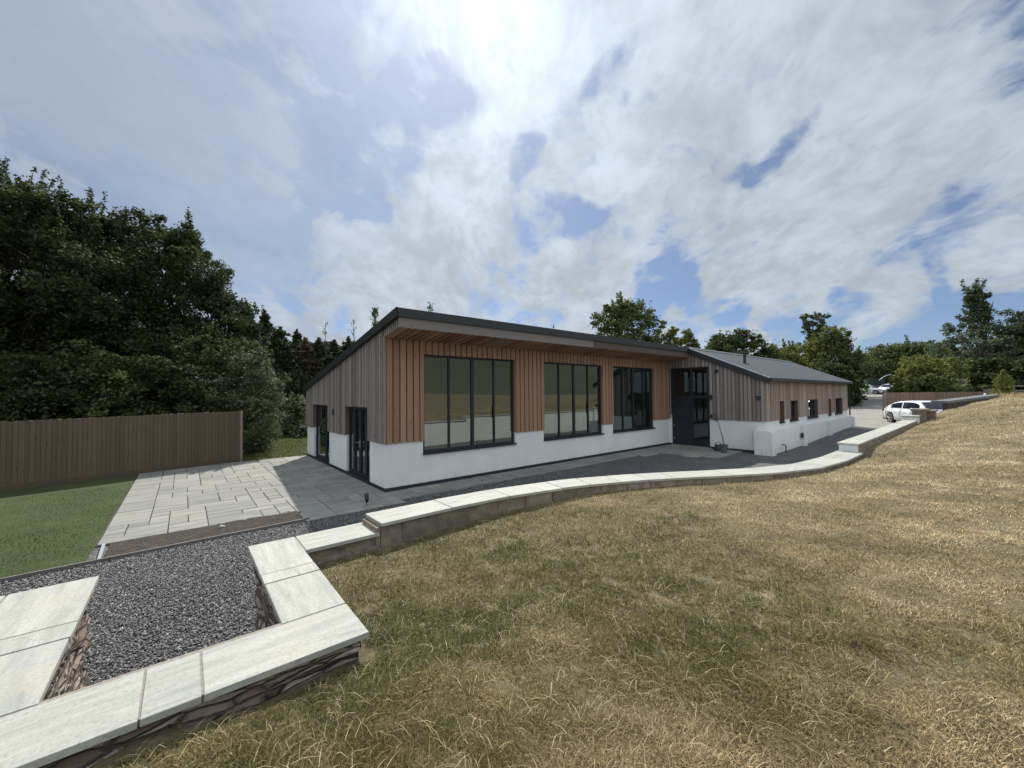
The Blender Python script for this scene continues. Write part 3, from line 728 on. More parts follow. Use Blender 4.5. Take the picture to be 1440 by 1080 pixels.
m = MB(); m.tube([(28.27, -4.2, 3.0), (28.27, -4.2, .3)], .04, 10); m.build('downpipe', MATS['black_plastic'], H_)
# entrance screen
fr = glazing('entrance_screen', -1.88, -.13, .06, 3.66, Tg, [(-1.09, .09)], rec=.05, fw=.07, transoms=[(-1.81, -.20, 2.30, .12)])
m = MB(); m.box(-1.045, -.20, -.085, -.035, .10, 2.24, None, Tg); dr = m.build('entrance_door', MATS['anthracite'], H_, bevel=.006)
for zz in (.35, .95, 1.5, 2.08): m = MB(); m.tube([Tg(-.235, -.036, zz), Tg(-.235, -.018, zz)], .022, 12); m.build('stud', MATS['steel'], dr)
m = MB(); m.tube([Tg(-.98, -.03, .8), Tg(-.98, .02, .8), Tg(-.98, .02, 1.7), Tg(-.98, -.03, 1.7)], .014, 8); m.build('handle', MATS['black_plastic'], dr)
m = MB(); m.box(-1.9, -.1, -.16, .06, .0, .058, None, Tg); m.build('door_step', MATS['paving'], H_)
g = MB(); g.tube([Tg(-2.27, .03, 3.43), Tg(-2.27, .09, 3.43)], .075, 16); g.build('vent', MATS['black_plastic'], H_)
g = MB(); g.box(-2.06, -1.94, .04, .12, 2.22, 2.36, None, Tg); g.tube([Tg(-2.0, .14, 2.16), Tg(-2.0, .14, 2.40)], .05, 12); g.build('wall_light', MATS['black_plastic'], H_)
g = MB(); g.box(-3.98, -3.80, .04, .13, 2.27, 2.32, None, Tg); g.tube([Tg(-3.89, .09, 2.28), Tg(-3.89, .09, 2.14)], .03, 10); g.build('wall_light', MATS['black_plastic'], H_)
g = MB(); g.box(-2.05, -1.96, .04, .06, 1.38, 1.52, None, Tg); g.build('door_bell', MATS['black_plastic'], H_)
g = MB(); g.box(17.72, 17.60, -4.44, -4.36, .40, .62); g.build('socket_box', MATS['black_plastic'], H_)
g = MB(); g.tube([(15.15, -4.33, .30), (15.15, -4.44, .30), (15.15, -4.47, .27), (15.15, -4.47, .0)], .022, 8); g.build('overflow_pipe', MATS['black_plastic'], H_)
# interior shell: floor, back wall, partitions, ceiling
m = MB(); m.box(.31, 13.7, .31, 8.2, .0, .06); m.box(14.31, 27.9, -3.7, 8.2, .0, .06); m.build('interior_floor', MATS['interior_floor'], H_)
m = MB(); m.box(.31, 13.7, 5.0, 5.1, .06, 3.3); m.box(4.95, 5.07, .31, 4.99, .06, 3.5); m.box(9.18, 9.30, .31, 4.99, .06, 3.5); m.box(13.7, 13.8, .31, 8, .06, 3.5); m.box(17.5, 17.6, -3.7, 6, .06, 3.2); m.box(14.35, 27.9, -.9, -.8, .06, 3.2)
m.box(.31, 28.1, 8.35, 8.6, -.03, rooftop(8.4)-.1)
m.build('interior_wall', MATS['interior_white'], H_)

# ------------------------------------------------------------------ retaining wall
RW = empty('retaining_wall', (0, -6, 0), 0, 'long low retaining wall with pale stone coping, curving and stepping along the bank', 'retaining wall')
rs = random.Random(12)
def coping(P, z, th=.034, tone=None):
    """P: four corners (x,y) counter clockwise; one stone, slightly eased edges"""
    c = np.mean(np.array(P), axis=0); t = rs.random() if tone is None else tone; m = MB()
    g = .004; Q = []; P = [(x+rs.uniform(-.003, .003), y+rs.uniform(-.003, .003)) for x, y in P]
    for (x, y) in P:
        d = np.array([x, y])-c; L = np.linalg.norm(d); Q.append(tuple(c + d*(1-.002/L)))
    z += rs.uniform(-.002, .002); e = .004
    I = [tuple(c+(np.array(q)-c)*(1-e/np.linalg.norm(np.array(q)-c))) for q in Q]
    n = len(Q); V = [(x, y, z-th) for x, y in Q] + [(x, y, z-e*.7) for x, y in Q] + [(x, y, z) for x, y in I]
    Fc = [tuple(range(n-1, -1, -1)), tuple(range(2*n, 3*n))]
    for i in range(n):
        j = (i+1) % n; Fc += [(i, j, n+j, n+i), (n+i, n+j, 2*n+j, 2*n+i)]
    m.verts(V, Fc, t); return m.build('coping_stone', MATS['coping_stone'], RW)
zA = 1.04
def rect(x0, x1, y0, y1): return [(x0, y0), (x1, y0), (x1, y1), (x0, y1)]
# front run of the bay
for a, b, t in [(-5.35, -4.75, .2), (-4.75, -4.135, .33), (-4.125, -3.905, .45), (-3.895, -3.09, .05)]:
    coping(rect(a, b, -7.46, -7.02), zA, tone=t)
# right return
coping(rect(-3.49, -3.09, -7.01, -6.32), zA, tone=.62); coping(rect(-3.49, -3.09, -6.31, -6.12), zA, tone=.8); coping(rect(-3.49, -3.09, -6.11, -5.29), zA, tone=.7)
coping(rect(-3.08, -2.37, -5.77, -5.29), zA, tone=.22)
# left return
coping(rect(-4.98, -4.51, -7.01, -6.33), zA, tone=.58); coping(rect(-4.98, -4.51, -6.32, -6.10), zA, tone=.9); coping(rect(-4.98, -4.51, -6.09, -5.24), zA, tone=.66)
for i in range(5): coping(rect(-4.99-.9*(i+1), -4.99-.9*i-.01, -5.70, -5.24), zA, tone=rs.random()*.5)
m = MB()   # mortar bed under the stones
zc = zA-.006
for (x0, x1, y0, y1) in [(-5.33, -3.10, -7.44, -6.985), (-3.475, -3.10, -6.986, -5.30), (-3.11, -2.38, -5.76, -5.30), (-4.97, -4.52, -6.986, -5.25), (-9.4, -4.96, -5.69, -5.25)]:
    m.box(x0, x1, y0, y1, zA-.040, zc)
m.build('mortar_bed', MATS['mortar'], RW)
# stone faces of the bay, displaced layers
def stoneface(p0, p1, z0, z1, nrm, seed, amp=.028, matn='split_stone', back=.26):
    n = max(6, int(math.dist(p0, p1)/.035)); k = int((z1-z0)/.03); V = []; Fc = []
    r = np.random.default_rng(seed); 
    for i in range(n+1):
        for j in range(k+1):
            a = i/n; z = z0+(z1-z0)*j/k; x = p0[0]+(p1[0]-p0[0])*a; y = p0[1]+(p1[1]-p0[1])*a
            lay = int(j/2.2+1.2*vn(a*4, j*.12)); d = amp*(vn(a*math.dist(p0, p1)*5+lay*7.7, lay*3.1)-.5)*2 + .010*(r.random()-.5)
            V.append((x+nrm[0]*d, y+nrm[1]*d, z))
    for i in range(n):
        for j in range(k): q = i*(k+1)+j; Fc.append((q, q+k+1, q+k+2, q+1))
    m = MB(); m.verts(V, Fc); L_ = math.dist(p0, p1); dx, dy = (p1[0]-p0[0])/L_, (p1[1]-p0[1])/L_; g_ = .05+.004*seed
    q0 = (p0[0]+dx*g_, p0[1]+dy*g_); q1 = (p1[0]-dx*g_, p1[1]-dy*g_); b0 = .034+.001*seed
    xs = [q[0]-nrm[0]*k_ for q in (q0, q1) for k_ in (b0, back)]; ys = [q[1]-nrm[1]*k_ for q in (q0, q1) for k_ in (b0, back)]
    m.box(min(xs), max(xs), min(ys), max(ys), z0, z1-.002*seed)
    return m.build('stone_face', MATS[matn], RW)
zt = zA-.037
stoneface((-3.43, -7.06), (-3.43, -5.33), -.1, zt, (-1, 0), 1)
stoneface((-4.56, -5.29), (-4.56, -7.06), -.1, zt, (1, 0), 2)
stoneface((-4.55, -7.06), (-3.44, -7.06), -.1, zt, (0, 1), 3)
stoneface((-3.40, -5.34), (-2.40, -5.34), -.1, zt, (0, 1), 4)
stoneface((-9.3, -5.29), (-4.6, -5.29), -.1, zt, (0, 1), 5)
stoneface((-3.13, -5.72), (-3.13, -7.42), .3, zt, (1, 0), 6, back=.1)
stoneface((-3.14, -7.42), (-5.33, -7.42), .3, zt, (0, -1), 7, .04, back=.1)
stoneface((-2.36, -5.73), (-3.12, -5.73), .2, zt, (0, -1), 8, .02, 'blockwork', back=.1)
# curved run
zC = 1.14
pts = []
for u in np.linspace(-2.36, 7.56, 400): pts.append((u, float(np.interp(u, VW_U, VW_V))))
pts = np.array(pts)
for _ in range(60): pts[1:-1] = (pts[:-2]+pts[2:]+2*pts[1:-1])/4
seg = np.r_[0, np.cumsum(np.hypot(*np.diff(pts, axis=0).T))]
def cpt(s):
    x = np.interp(s, seg, pts[:, 0]); y = np.interp(s, seg, pts[:, 1]); x2 = np.interp(s+.02, seg, pts[:, 0]); y2 = np.interp(s+.02, seg, pts[:, 1]); x1 = np.interp(s-.02, seg, pts[:, 0]); y1 = np.interp(s-.02, seg, pts[:, 1])
    d = np.array([x2-x1, y2-y1]); d /= np.linalg.norm(d); return np.array([x, y]), d, np.array([-d[1], d[0]])
s = 0.; Lt = seg[-1]; hw = .235; joints = [0]
while s < Lt-.3:
    step = .86 if s < 2.2 else (.52 if s < 7.5 else .62); s = min(s+step*rs.uniform(.93, 1.05), Lt); joints.append(s)
if Lt-joints[-1] > .02: joints.append(Lt)
for a, b in zip(joints[:-1], joints[1:]):
    P = []; k = 4 if b-a > .3 else 2
    for i in range(k+1):
        c, d, n_ = cpt(a+.004+(b-a-.008)*i/k); P.append(c-n_*hw)
    for i in range(k, -1, -1):
        c, d, n_ = cpt(a+.004+(b-a-.008)*i/k); P.append(c+n_*hw)
    coping([tuple(p) for p in P], zC)
def ribbon(name, s0, s1, o0, o1, z0, z1, matn, step=.2, zf=None, tonef=None, P=cpt):
    m = MB(); n = max(1, int((s1-s0)/step)); pr = None
    for i in range(n):
        a, b = s0+(s1-s0)*i/n, s0+(s1-s0)*(i+1)/n; ca, _, na = P(a); cb, _, nb = P(b); q = [ca+na*o0, cb+nb*o0, cb+nb*o1, ca+na*o1]
        m.hexa([(*p, z0) for p in q] + [(*p, z1) for p in q], rs.random() if tonef is None else tonef)
    return m.build(name, MATS[matn], RW)
ribbon('mortar_bed', .0, Lt, -.215, .215, zC-.04, zC-.006, 'mortar')
# blockwork courses on the bank side
for row, (z0, z1) in enumerate([(.20, .42), (.43, .64), (.65, .86), (.87, 1.10)]):
    m = MB(); s = 0. - (.2 if row % 2 else 0)
    while s < Lt:
        a, b = max(0, s), min(Lt, s+.44)
        if b-a > .03:
            ca, _, na = cpt(a+.005); cb, _, nb = cpt(b-.005); j = rs.uniform(-.006, .006)
            q = [ca-na*(.205+j), cb-nb*(.205+j), cb-nb*.08, ca-na*.08]; m.hexa([(*p, z0) for p in q]+[(*p, z1) for p in q], rs.random())
        s += .45
    m.build('block_course', MATS['blockwork'], RW)
ribbon('wall_core', .0, Lt, -.195, .17, -.1, zC-.041, 'blockwork', tonef=.5)
ribbon('rendered_face', .02, Lt, .171, .20, -.1, zC-.0405, 'white_render')
# bluff end of the curved run
m = MB(); m.box(-2.40, -2.361, -5.755, -5.33, .2, zC-.05); m.build('block_course', MATS['blockwork'], RW)
# upper straight run
zD = 1.33
u = 7.50
while u < 18.3:
    L = .9*rs.uniform(.95, 1.05); b = min(u+L, 18.35); coping(rect(u, b-.006, -8.05, -7.66), zD); u = b
    if b >= 18.35: break
m = MB(); m.box(7.54, 18.3, -8.0, -7.72, .3, zD-.037); m.build('wall_core', MATS['mortar'], RW)
m = MB(); m.box(7.52, 7.539, -8.02, -7.69, .9, zD-.036); m.box(7.56, 18.31, -7.719, -7.695, .0, zD-.036); m.box(7.56, 18.31, -8.03, -8.001, .3, zD-.036); m.build('rendered_face', MATS['white_render'], RW)
m = MB(); m.box(7.56, 18.31, -8.045, -8.031, .3, zD-.036); m.build('block_course', MATS['blockwork'], RW)
# two more steps at the drive end
for (u0, u1, z) in [(18.1, 19.2, 1.50)]:
    coping(rect(u0, u1, -8.08, -7.6), z, .06); m = MB(); m.box(u0+.03, u1-.02, -8.05, -7.64, .2, z-.061); m.build('rendered_face', MATS['white_render'], RW)
m = MB(); 
for kx, (u0, u1, y0, y1, z) in enumerate([(18.9, 20.1, -8.25, -7.78, 1.74), (19.5, 20.6, -8.45, -7.95, 1.68)]):
    m.box(u0, u1, y0, y1, z-.07, z, .4); m.box(u0+.05, u1-.03, y0+.04, y1-.04, .3, z-.071, .3)
m.build('dark_end_block', MATS['blockwork'], RW)

# ------------------------------------------------------------------ gravel stones (nobody could count them)
def stones(n, samp, zf, size=(.008, .017)):
    C = samp(n); n = len(C); rg = np.random.default_rng(5)
    base = np.array([(1, 0, 0), (-1, 0, 0), (0, 1, 0), (0, -1, 0), (0, 0, 1), (0, 0, -1)], float)
    fc = np.array([(0, 2, 4), (2, 1, 4), (1, 3, 4), (3, 0, 4), (2, 0, 5), (1, 2, 5), (3, 1, 5), (0, 3, 5)])
    s_ = rg.uniform(size[0], size[1], (n, 1, 1)) * rg.uniform(.55, 1.25, (n, 1, 3)); V = base[None]*s_; V = V + rg.normal(0, .12, V.shape)*s_
    a = rg.uniform(0, 6.28, n); b = rg.normal(0, .6, n); ca, sa, cb, sb = np.cos(a), np.sin(a), np.cos(b), np.sin(b)
    x, y, z = V[..., 0].copy(), V[..., 1].copy(), V[..., 2].copy(); y2 = y*cb[:, None]-z*sb[:, None]; z2 = y*sb[:, None]+z*cb[:, None]
    V[..., 0] = x*ca[:, None]-y2*sa[:, None]; V[..., 1] = x*sa[:, None]+y2*ca[:, None]; V[..., 2] = z2; V += C[:, None, :]
    L = (fc[None]+np.arange(n)[:, None, None]*6).ravel(); tone = np.repeat(rg.random(n), 8)
    return npmesh('gravel_stones', V.reshape(-1, 3), L, 3, {'tone': tone}, MATS['gravel_stones'])
def gsamp(n):
    rg = np.random.default_rng(11); out = []
    for (x0, x1, y0, y1, w_) in [(-4.55, -3.42, -7.05, -5.3, .25), (-6.6, -.8, -5.3, -1.15, .48), (-.8, 4.5, -5.35, -.95, .27)]:
        k = int(n*w_); out.append(np.c_[rg.uniform(x0, x1, k), rg.uniform(y0, y1, k), rg.uniform(-.008, .016, k)])
    C = np.concatenate(out); ok = ~((C[:, 1] > -1.24) & (C[:, 0] < 0)); lim = -1.12-.047*(-2-C[:, 0]); ok &= ~((C[:, 0] < -2.0) & (C[:, 1] > lim-.02)); return C[ok]
o = stones(165000, gsamp, None); tag(o, 'loose dark grey gravel chippings between the house and the retaining wall', 'gravel', kind='stuff')

# ------------------------------------------------------------------ grass
def blades(name, C, length, width, tone, matn, lean=.9, seed=1, flat=1., patch=None):
    """C (n,3) roots; each blade two triangles bent over"""
    rg = np.random.default_rng(seed); n = len(C); a = rg.uniform(0, 2*math.pi, n); L = length*rg.uniform(.5, 1.35, n); W_ = width*rg.uniform(.7, 1.3, n)
    ln = np.clip(rg.normal(lean, .35, n), .05, 1.5); d = np.c_[np.cos(a), np.sin(a)]; side = np.c_[-d[:, 1], d[:, 0]]
    h1 = L*.5*np.cos(ln*.85); r1 = L*.5*np.sin(ln*.85); h2 = h1+L*.5*np.cos(ln*1.12); r2 = r1+L*.5*np.sin(ln*1.12); h1 = h1*flat+(1-flat)*.025; h2 = np.maximum(h2*flat+(1-flat)*.02, .006)
    V = np.zeros((n, 5, 3)); V[:, 0, :2] = C[:, :2]-side*W_[:, None]*.5; V[:, 1, :2] = C[:, :2]+side*W_[:, None]*.5
    V[:, 2, :2] = C[:, :2]+d*r1[:, None]+side*W_[:, None]*.42; V[:, 3, :2] = C[:, :2]+d*r1[:, None]-side*W_[:, None]*.42; V[:, 4, :2] = C[:, :2]+d*r2[:, None]
    V[:, :2, 2] = (C[:, 2]-.006)[:, None]; V[:, 2:4, 2] = (C[:, 2]+h1)[:, None]; V[:, 4, 2] = C[:, 2]+h2
    b = np.arange(n)*5; T = np.stack([np.c_[b, b+1, b+2], np.c_[b, b+2, b+3], np.c_[b+3, b+2, b+4]], 1).reshape(-1)
    return npmesh(name, V.reshape(-1, 3), T, 3, {'tone': np.repeat(tone, 3), 'rnd': np.repeat(np.clip(rg.random(n)*(1 if patch is None else patch), 0, 1.1), 3)}, MATS[matn])
def bank_pts(n, dmin, dmax, seed):
    """roots on the bank, thinning with distance from the near end"""
    rg = np.random.default_rng(seed); r = dmin*(dmax/dmin)**rg.random(n); a = rg.uniform(-.62, 1.75, n)
    u = -4.0+r*np.cos(a); v = -10.0+r*np.sin(a); e = np.array([bank_edge(x) for x in u]) - .25
    ok = (v < e) & (v > -12.5); inb = (u < -3.07) & (v > -7.5); ok &= ~inb
    # soil gap along the wall
    gap = e - v; ok &= (gap > rg.random(n)**2*.16); nb = (u < -3.05) & (v > -7.47-.14*rg.random(n)**2); ok &= ~nb
    u, v, r = u[ok], v[ok], r[ok]; return np.c_[u, v, bank(u, v)], r
def dry_tone(u, v, rg):
    p = fbm(u*.42+2.2, v*.42+8, 3); q = fbm(u*1.7, v*1.7, 3); t = .71 + (p-.47)*.6 + (q-.45)*1.1 + rg.normal(0, .17, len(u))
    near = np.clip(1-np.hypot(u+2.4, v+7.0)/4.2, 0, 1); t -= near*.75
    t -= .10*np.exp(-(((u-3.2)/3.)**2+((v+9.0)/.7)**2)); return np.clip(t, 0, 1)
C, r = bank_pts(1500000, .9, 44, 20); rg = np.random.default_rng(30); t = dry_tone(C[:, 0], C[:, 1], rg); c = fbm(C[:, 0]*3.1, C[:, 1]*3.1, 3)
o = blades('dry_grass', C, (.029+.0011*r)*(.4+1.25*c), 0.0016+.00058*r, t, 'dry_blades', 1.15, 40, patch=np.clip(.25+1.75*fbm(C[:, 0]*2.1+9, C[:, 1]*2.1, 4), .45, 1.35))
tag(o, 'short parched mown straw and green grass over the whole sloping bank', 'grass', kind='stuff')
C, r = bank_pts(9000, 1.0, 10, 77); rg = np.random.default_rng(78)
o = blades('straw_strands', C, .13, .0017, np.clip(rg.normal(.92, .10, len(C)), 0, 1), 'dry_blades', 1.3, 79, flat=.25)
tag(o, 'long pale cut straw strands strewn over the near bank', 'straw', kind='stuff')
rg = np.random.default_rng(90); n = 170000; r = 5*(3.2)**rg.random(n); a = rg.uniform(1.35, 2.9, n); u = -4+r*np.cos(a); v = -10+r*np.sin(a)
ok = (u < -5.13) & (u > -15) & (v > -1.28+.047*(u+5)) & (v < 8); u, v = u[ok], v[ok]; t = np.clip(.35+(fbm(u*.7, v*.7)-.45)*1.2+rg.normal(0, .15, len(u))+np.clip((1.2-v)*.12, 0, .3), 0, 1)
o = blades('lawn_grass', np.c_[u, v, 0*u+.015], .030, .006, t, 'green_blades', .8, 91); tag(o, 'short green lawn grass beside the patio', 'grass', kind='stuff')
n = 26000; u = rg.uniform(-2.4, 3, n); v = rg.uniform(8.35, 16, n); t = np.clip(.8+rg.normal(0, .15, n), 0, 1)
o = blades('lawn_grass', np.c_[u, v, -.01+.035*np.clip(v-8.4, 0, 20)], .06, .02, t, 'green_blades', .8, 92); tag(o, 'sunlit strip of grass beyond the far corner of the patio', 'grass', kind='stuff')

# ------------------------------------------------------------------ fences
def panel_fence(name, A, B, h0, h1, zb, label, matn, bw=.10, post_every=1.8, rail_side=-1, group=None, seed=1, plank=True, cap=False):
    A = Vector((*A, 0)); B = Vector((*B, 0)); L = (B-A).length; d = (B-A)/L; n = Vector((-d.y, d.x, 0))*rail_side
    e = empty(name, (A.x, A.y, zb[0]), 0, label, 'fence'); r = random.Random(seed); m = MB(); k = int(L/bw)
    for i in range(k):
        a, b = i*L/k, (i+1)*L/k-.006; f = i/k; z0 = zb[0]+(zb[1]-zb[0])*f; hh = h0+(h1-h0)*f; o_ = (.0 if i % 2 else .012)+r.uniform(-.002, .002)
        p = [A+d*a+n*o_, A+d*b+n*o_, A+d*b+n*(o_+.016), A+d*a+n*(o_+.016)]
        m.hexa([(q.x, q.y, z0+.16) for q in p]+[(q.x, q.y, z0+hh+r.uniform(-.012, .012)) for q in p], .3+.4*r.random())
    m.build('boards', MATS[matn], e)
    m = MB(); p = [A+n*.03, B+n*.03, B-n*.03, A-n*.03]
    m.hexa([(p[0].x, p[0].y, zb[0]-.1), (p[1].x, p[1].y, zb[1]-.1), (p[2].x, p[2].y, zb[1]-.1), (p[3].x, p[3].y, zb[0]-.1), (p[0].x, p[0].y, zb[0]+.158), (p[1].x, p[1].y, zb[1]+.158), (p[2].x, p[2].y, zb[1]+.158), (p[3].x, p[3].y, zb[0]+.158)], .2)
    m.build('gravel_board', MATS[matn], e)
    j = max(1, round(L/post_every))
    for i in range(j+1):
        c = A+d*(L*i/j)-n*.075; z0 = zb[0]+(zb[1]-zb[0])*i/j; hh = h0+(h1-h0)*i/j; m = MB(); m.box(c.x-.045, c.x+.045, c.y-.045, c.y+.045, z0-.1, z0+hh-.03, .4); m.build('post', MATS[matn], e)
    for zz in (.45, 1.5):
        if zz < h0:
            m = MB(); p = [A-n*.012, B-n*.012, B-n*.06, A-n*.06]; m.hexa([(q.x, q.y, z+zz) for q, z in zip(p, (zb[0], zb[1], zb[1], zb[0]))]+[(q.x, q.y, z+zz+.07) for q, z in zip(p, (zb[0], zb[1], zb[1], zb[0]))], .3); m.build('rail', MATS[matn], e)
    return e
fe = panel_fence('timber_fence', (-12.6, 5.95), (-2.32, 8.45), 1.82, 1.95, (0, 0), 'tall close boarded brown timber fence behind the lawn and patio', 'fence_wood', seed=3, rail_side=-1)
m = MB(); m.box(-2.33, -2.25, 8.42, 8.50, -.1, 1.96, .8); m.build('post', MATS['fence_brown'], fe)
A = place(1243, 30); B = place(1392, 31.5)
panel_fence('timber_fence', (A[0], A[1]), (B[0], B[1]), 1.95, 1.62, (.40, .72), 'weathered brown close boarded fence behind the white car at the drive', 'fence_brown', bw=.14, seed=5, rail_side=-1)
# sleeper planter
sp = empty('sleeper_planter', (26.4, -8.35, 1.2), 0, 'low dark sleeper wall with a grey capping board at the crest of the bank', 'planter')
m = MB(); A = Vector((27.0, -8.42)); B = Vector((34.1, -10.15)); d = (B-A).normalized(); n_ = Vector((-d.y, d.x)); L = (B-A).length
for i in range(8):
    a, b = A+d*(L*i/8+.01), A+d*(L*(i+1)/8-.01); za, zb_ = 1.92+(2.19-1.92)*i/8, 1.92+(2.19-1.92)*(i+1)/8
    m.hexa([(a.x, a.y, .2), (b.x, b.y, .2), (b.x+n_.x*.2, b.y+n_.y*.2, .2), (a.x+n_.x*.2, a.y+n_.y*.2, .2), (a.x, a.y, za-.13), (b.x, b.y, zb_-.13), (b.x+n_.x*.2, b.y+n_.y*.2, zb_-.13), (a.x+n_.x*.2, a.y+n_.y*.2, za-.13)], random.random())
m.build('sleepers', MATS['wood_dark'], sp)
m = MB(); a, b = A-d*.1-n_*.05, B+d*.1-n_*.05; q = n_*.65; m.hexa([(a.x, a.y, 1.80), (b.x, b.y, 2.07), (b.x+q.x, b.y+q.y, 2.07), (a.x+q.x, a.y+q.y, 1.80), (a.x, a.y, 1.93), (b.x, b.y, 2.20), (b.x+q.x, b.y+q.y, 2.20), (a.x+q.x, a.y+q.y, 1.93)])
m.build('capping', MATS['capping_grey'], sp)
# post and rail fence on the far right
A = place(1405, 33); B = place(1500, 36); e = empty('rail_fence', (A[0], A[1], 1.9), 0, 'open post and rail fence of pale grey timber at the far right crest', 'fence')
for i in range(6):
    p = A+(B-A)*i/5; m = MB(); m.box(p[0]-.05, p[0]+.05, p[1]-.05, p[1]+.05, 1.8, 2.92, .8); m.build('post', MATS['fascia_wood'], e)
for zz in (2.35, 2.75):
    m = MB(); m.hexa([(A[0], A[1], zz), (B[0], B[1], zz), (B[0], B[1]+.04, zz), (A[0], A[1]+.04, zz), (A[0], A[1], zz+.11), (B[0], B[1], zz+.11), (B[0], B[1]+.04, zz+.11), (A[0], A[1]+.04, zz+.11)], .9); m.build('rail', MATS['fascia_wood'], e)
A = place(1383, 30); B = place(1399, 30.6); e = empty('short_fence', (A[0], A[1], 1.2), 0, 'short grey boarded fence piece beside the small conifer', 'fence')
m = MB(); 
for i in range(8):
    p = A+(B-A)*i/8; q = A+(B-A)*(i+.93)/8; m.hexa([(p[0], p[1], .8), (q[0], q[1], .8), (q[0], q[1]+.03, .8), (p[0], p[1]+.03, .8), (p[0], p[1], 2.55), (q[0], q[1], 2.55), (q[0], q[1]+.03, 2.55), (p[0], p[1]+.03, 2.55)], random.random())
m.build('boards', MATS['fascia_wood'], e)

# ------------------------------------------------------------------ small things round the house
e = empty('garden_spotlight', (-.80, -.92, .03), 0, 'small black garden spotlight on a spike at the patio edge by the house corner', 'garden light')
m = MB(); m.tube([(-.8, -.92, .0), (-.8, -.92, .13)], [.006, .012], 8); m.box(-.815, -.785, -.935, -.905, .11, .15); m.build('spike', MATS['black_plastic'], e)
m = MB(); m.tube([(-.80, -.95, .10), (-.80, -.94, .16), (-.80, -.91, .26), (-.80, -.90, .29)], [.030, .042, .050, .036], 14); m.build('lamp_head', MATS['black_plastic'], e, smooth=True)
e = empty('potted_tree', (12.96, -2.93, .03), 0, 'small bare stemmed tree in a grey pot by the entrance wall', 'potted plant')
m = MB(); m.lathe([(.11, .0), (.15, .30), (.17, .30), (.17, .34), (.145, .34), (.14, .31)], (12.96, -2.93, .03), 20); m.build('pot', MATS['pot_grey'], e, smooth=False)
m = MB(); m.lathe([(.135, 0), (.135, .01)], (12.96, -2.93, .33), 16); m.build('soil', MATS['soil'], e)
m = MB(); top = Vector((12.72, -2.78, 1.42)); m.tube([(12.96, -2.93, .33), (12.92, -2.90, .7), (12.80, -2.83, 1.15), top], [.018, .016, .013, .010], 7); r = random.Random(4)
tw = []
for i in range(26):
    d = Vector((r.gauss(0, 1), r.gauss(0, 1), abs(r.gauss(.4, .6)))).normalized()*r.uniform(.15, .38); s_ = top - Vector((0, 0, r.uniform(0, .12))); m.tube([s_, s_+d*.5+Vector((0, 0, .02)), s_+d], [.005, .0035, .002], 4); tw += [s_+d*q for q in (.5, .7, .9, 1.)]
m.build('stem', MATS['bark'], e)
m = MB()
for t_ in tw:
    for q in range(3):
        c = t_+Vector((r.gauss(0, .03), r.gauss(0, .03), r.gauss(0, .03))); a = Vector((r.gauss(0, 1), r.gauss(0, 1), r.gauss(0, 1))).normalized()*.018; b = a.orthogonal().normalized()*.006; m.face([c-a, c+b, c+a, c-b], r.random())
m.build('leaves', MATS['leaf_brown'], e)
e = empty('watering_can', (13.38, -2.52, .03), 0, 'dark green watering can standing beside the grey plant pot', 'watering can')
m = MB(); m.lathe([(.13, 0), (.135, .02), (.12, .24), (.09, .27)], (13.38, -2.52, .03), 20); m.build('body', MATS['can_green'], e, smooth=True)
m = MB(); m.tube([(13.30, -2.42, .08), (13.18, -2.27, .22), (13.10, -2.17, .32)], [.028, .018, .016], 8); m.tube([(13.11, -2.18, .31), (13.07, -2.13, .35)], [.018, .045], 10); m.build('spout', MATS['can_green'], e)
m = MB(); m.tube([(13.38+.13*math.cos(a)*.7, -2.52-.13*math.cos(a)*.7, .25+.15*math.sin(a)) for a in np.linspace(0, math.pi, 9)], .011, 6); m.build('handle', MATS['can_green'], e)
# indoors, seen through the panes
e = empty('figurine', (2.92, .20, .91), 0, 'small white branching ornament on the sill of the first large window', 'ornament')
m = MB(); m.lathe([(.05, 0), (.05, .02), (.02, .04)], (2.92, .22, .90), 14); m.build('base', MATS['white_gloss'], e)
m = MB(); m.tube([(2.92, .22, .93), (2.91, .22, 1.07), (2.85, .21, 1.17)], [.02, .018, .008]); m.tube([(2.92, .22, 1.05), (2.99, .23, 1.12), (3.05, .23, 1.20)], [.016, .014, .007]); m.build('branch', MATS['white_gloss'], e)
e = empty('cabinet', (8.5, .75, .06), 0, 'dark cabinet standing inside behind the right pane of the second large window', 'cabinet')
m = MB(); m.box(8.15, 8.85, .5, 1.0, .10, 1.20); m.build('carcass', MATS['interior_dark'], e, bevel=.01)
for k_ in range(2):
    m = MB(); m.box(8.17+.345*k_, 8.485+.345*k_, .478, .499, .14, 1.17); dr_ = m.build('door', MATS['interior_dark'], e); m = MB(); m.box(8.44+.08*k_, 8.455+.08*k_, .46, .477, .6, .75); m.build('handle', MATS['steel'], dr_)
e = empty('table_lamp', (8.35, .75, 1.2), 0, 'white cylindrical table lamp on the dark cabinet inside the house', 'lamp')
m = MB(); m.lathe([(.07, 0), (.07, .02), (.015, .03), (.015, .12)], (8.35, .75, 1.20), 14); m.build('lamp_base', MATS['steel'], e); m = MB(); m.lathe([(.11, .0), (.11, .32)], (8.35, .75, 1.30), 20); m.build('lamp_shade', MATS['white_gloss'], e, smooth=False)
m = MB(); m.lathe([(.04, 0), (.05, .01), (.09, .06), (.085, .06), (.04, .015)], (10.9, .16, .92), 18); tag(m.build('bowl', MATS['white_gloss'], smooth=True), 'small pale bowl on the sill of the third large window', 'bowl')
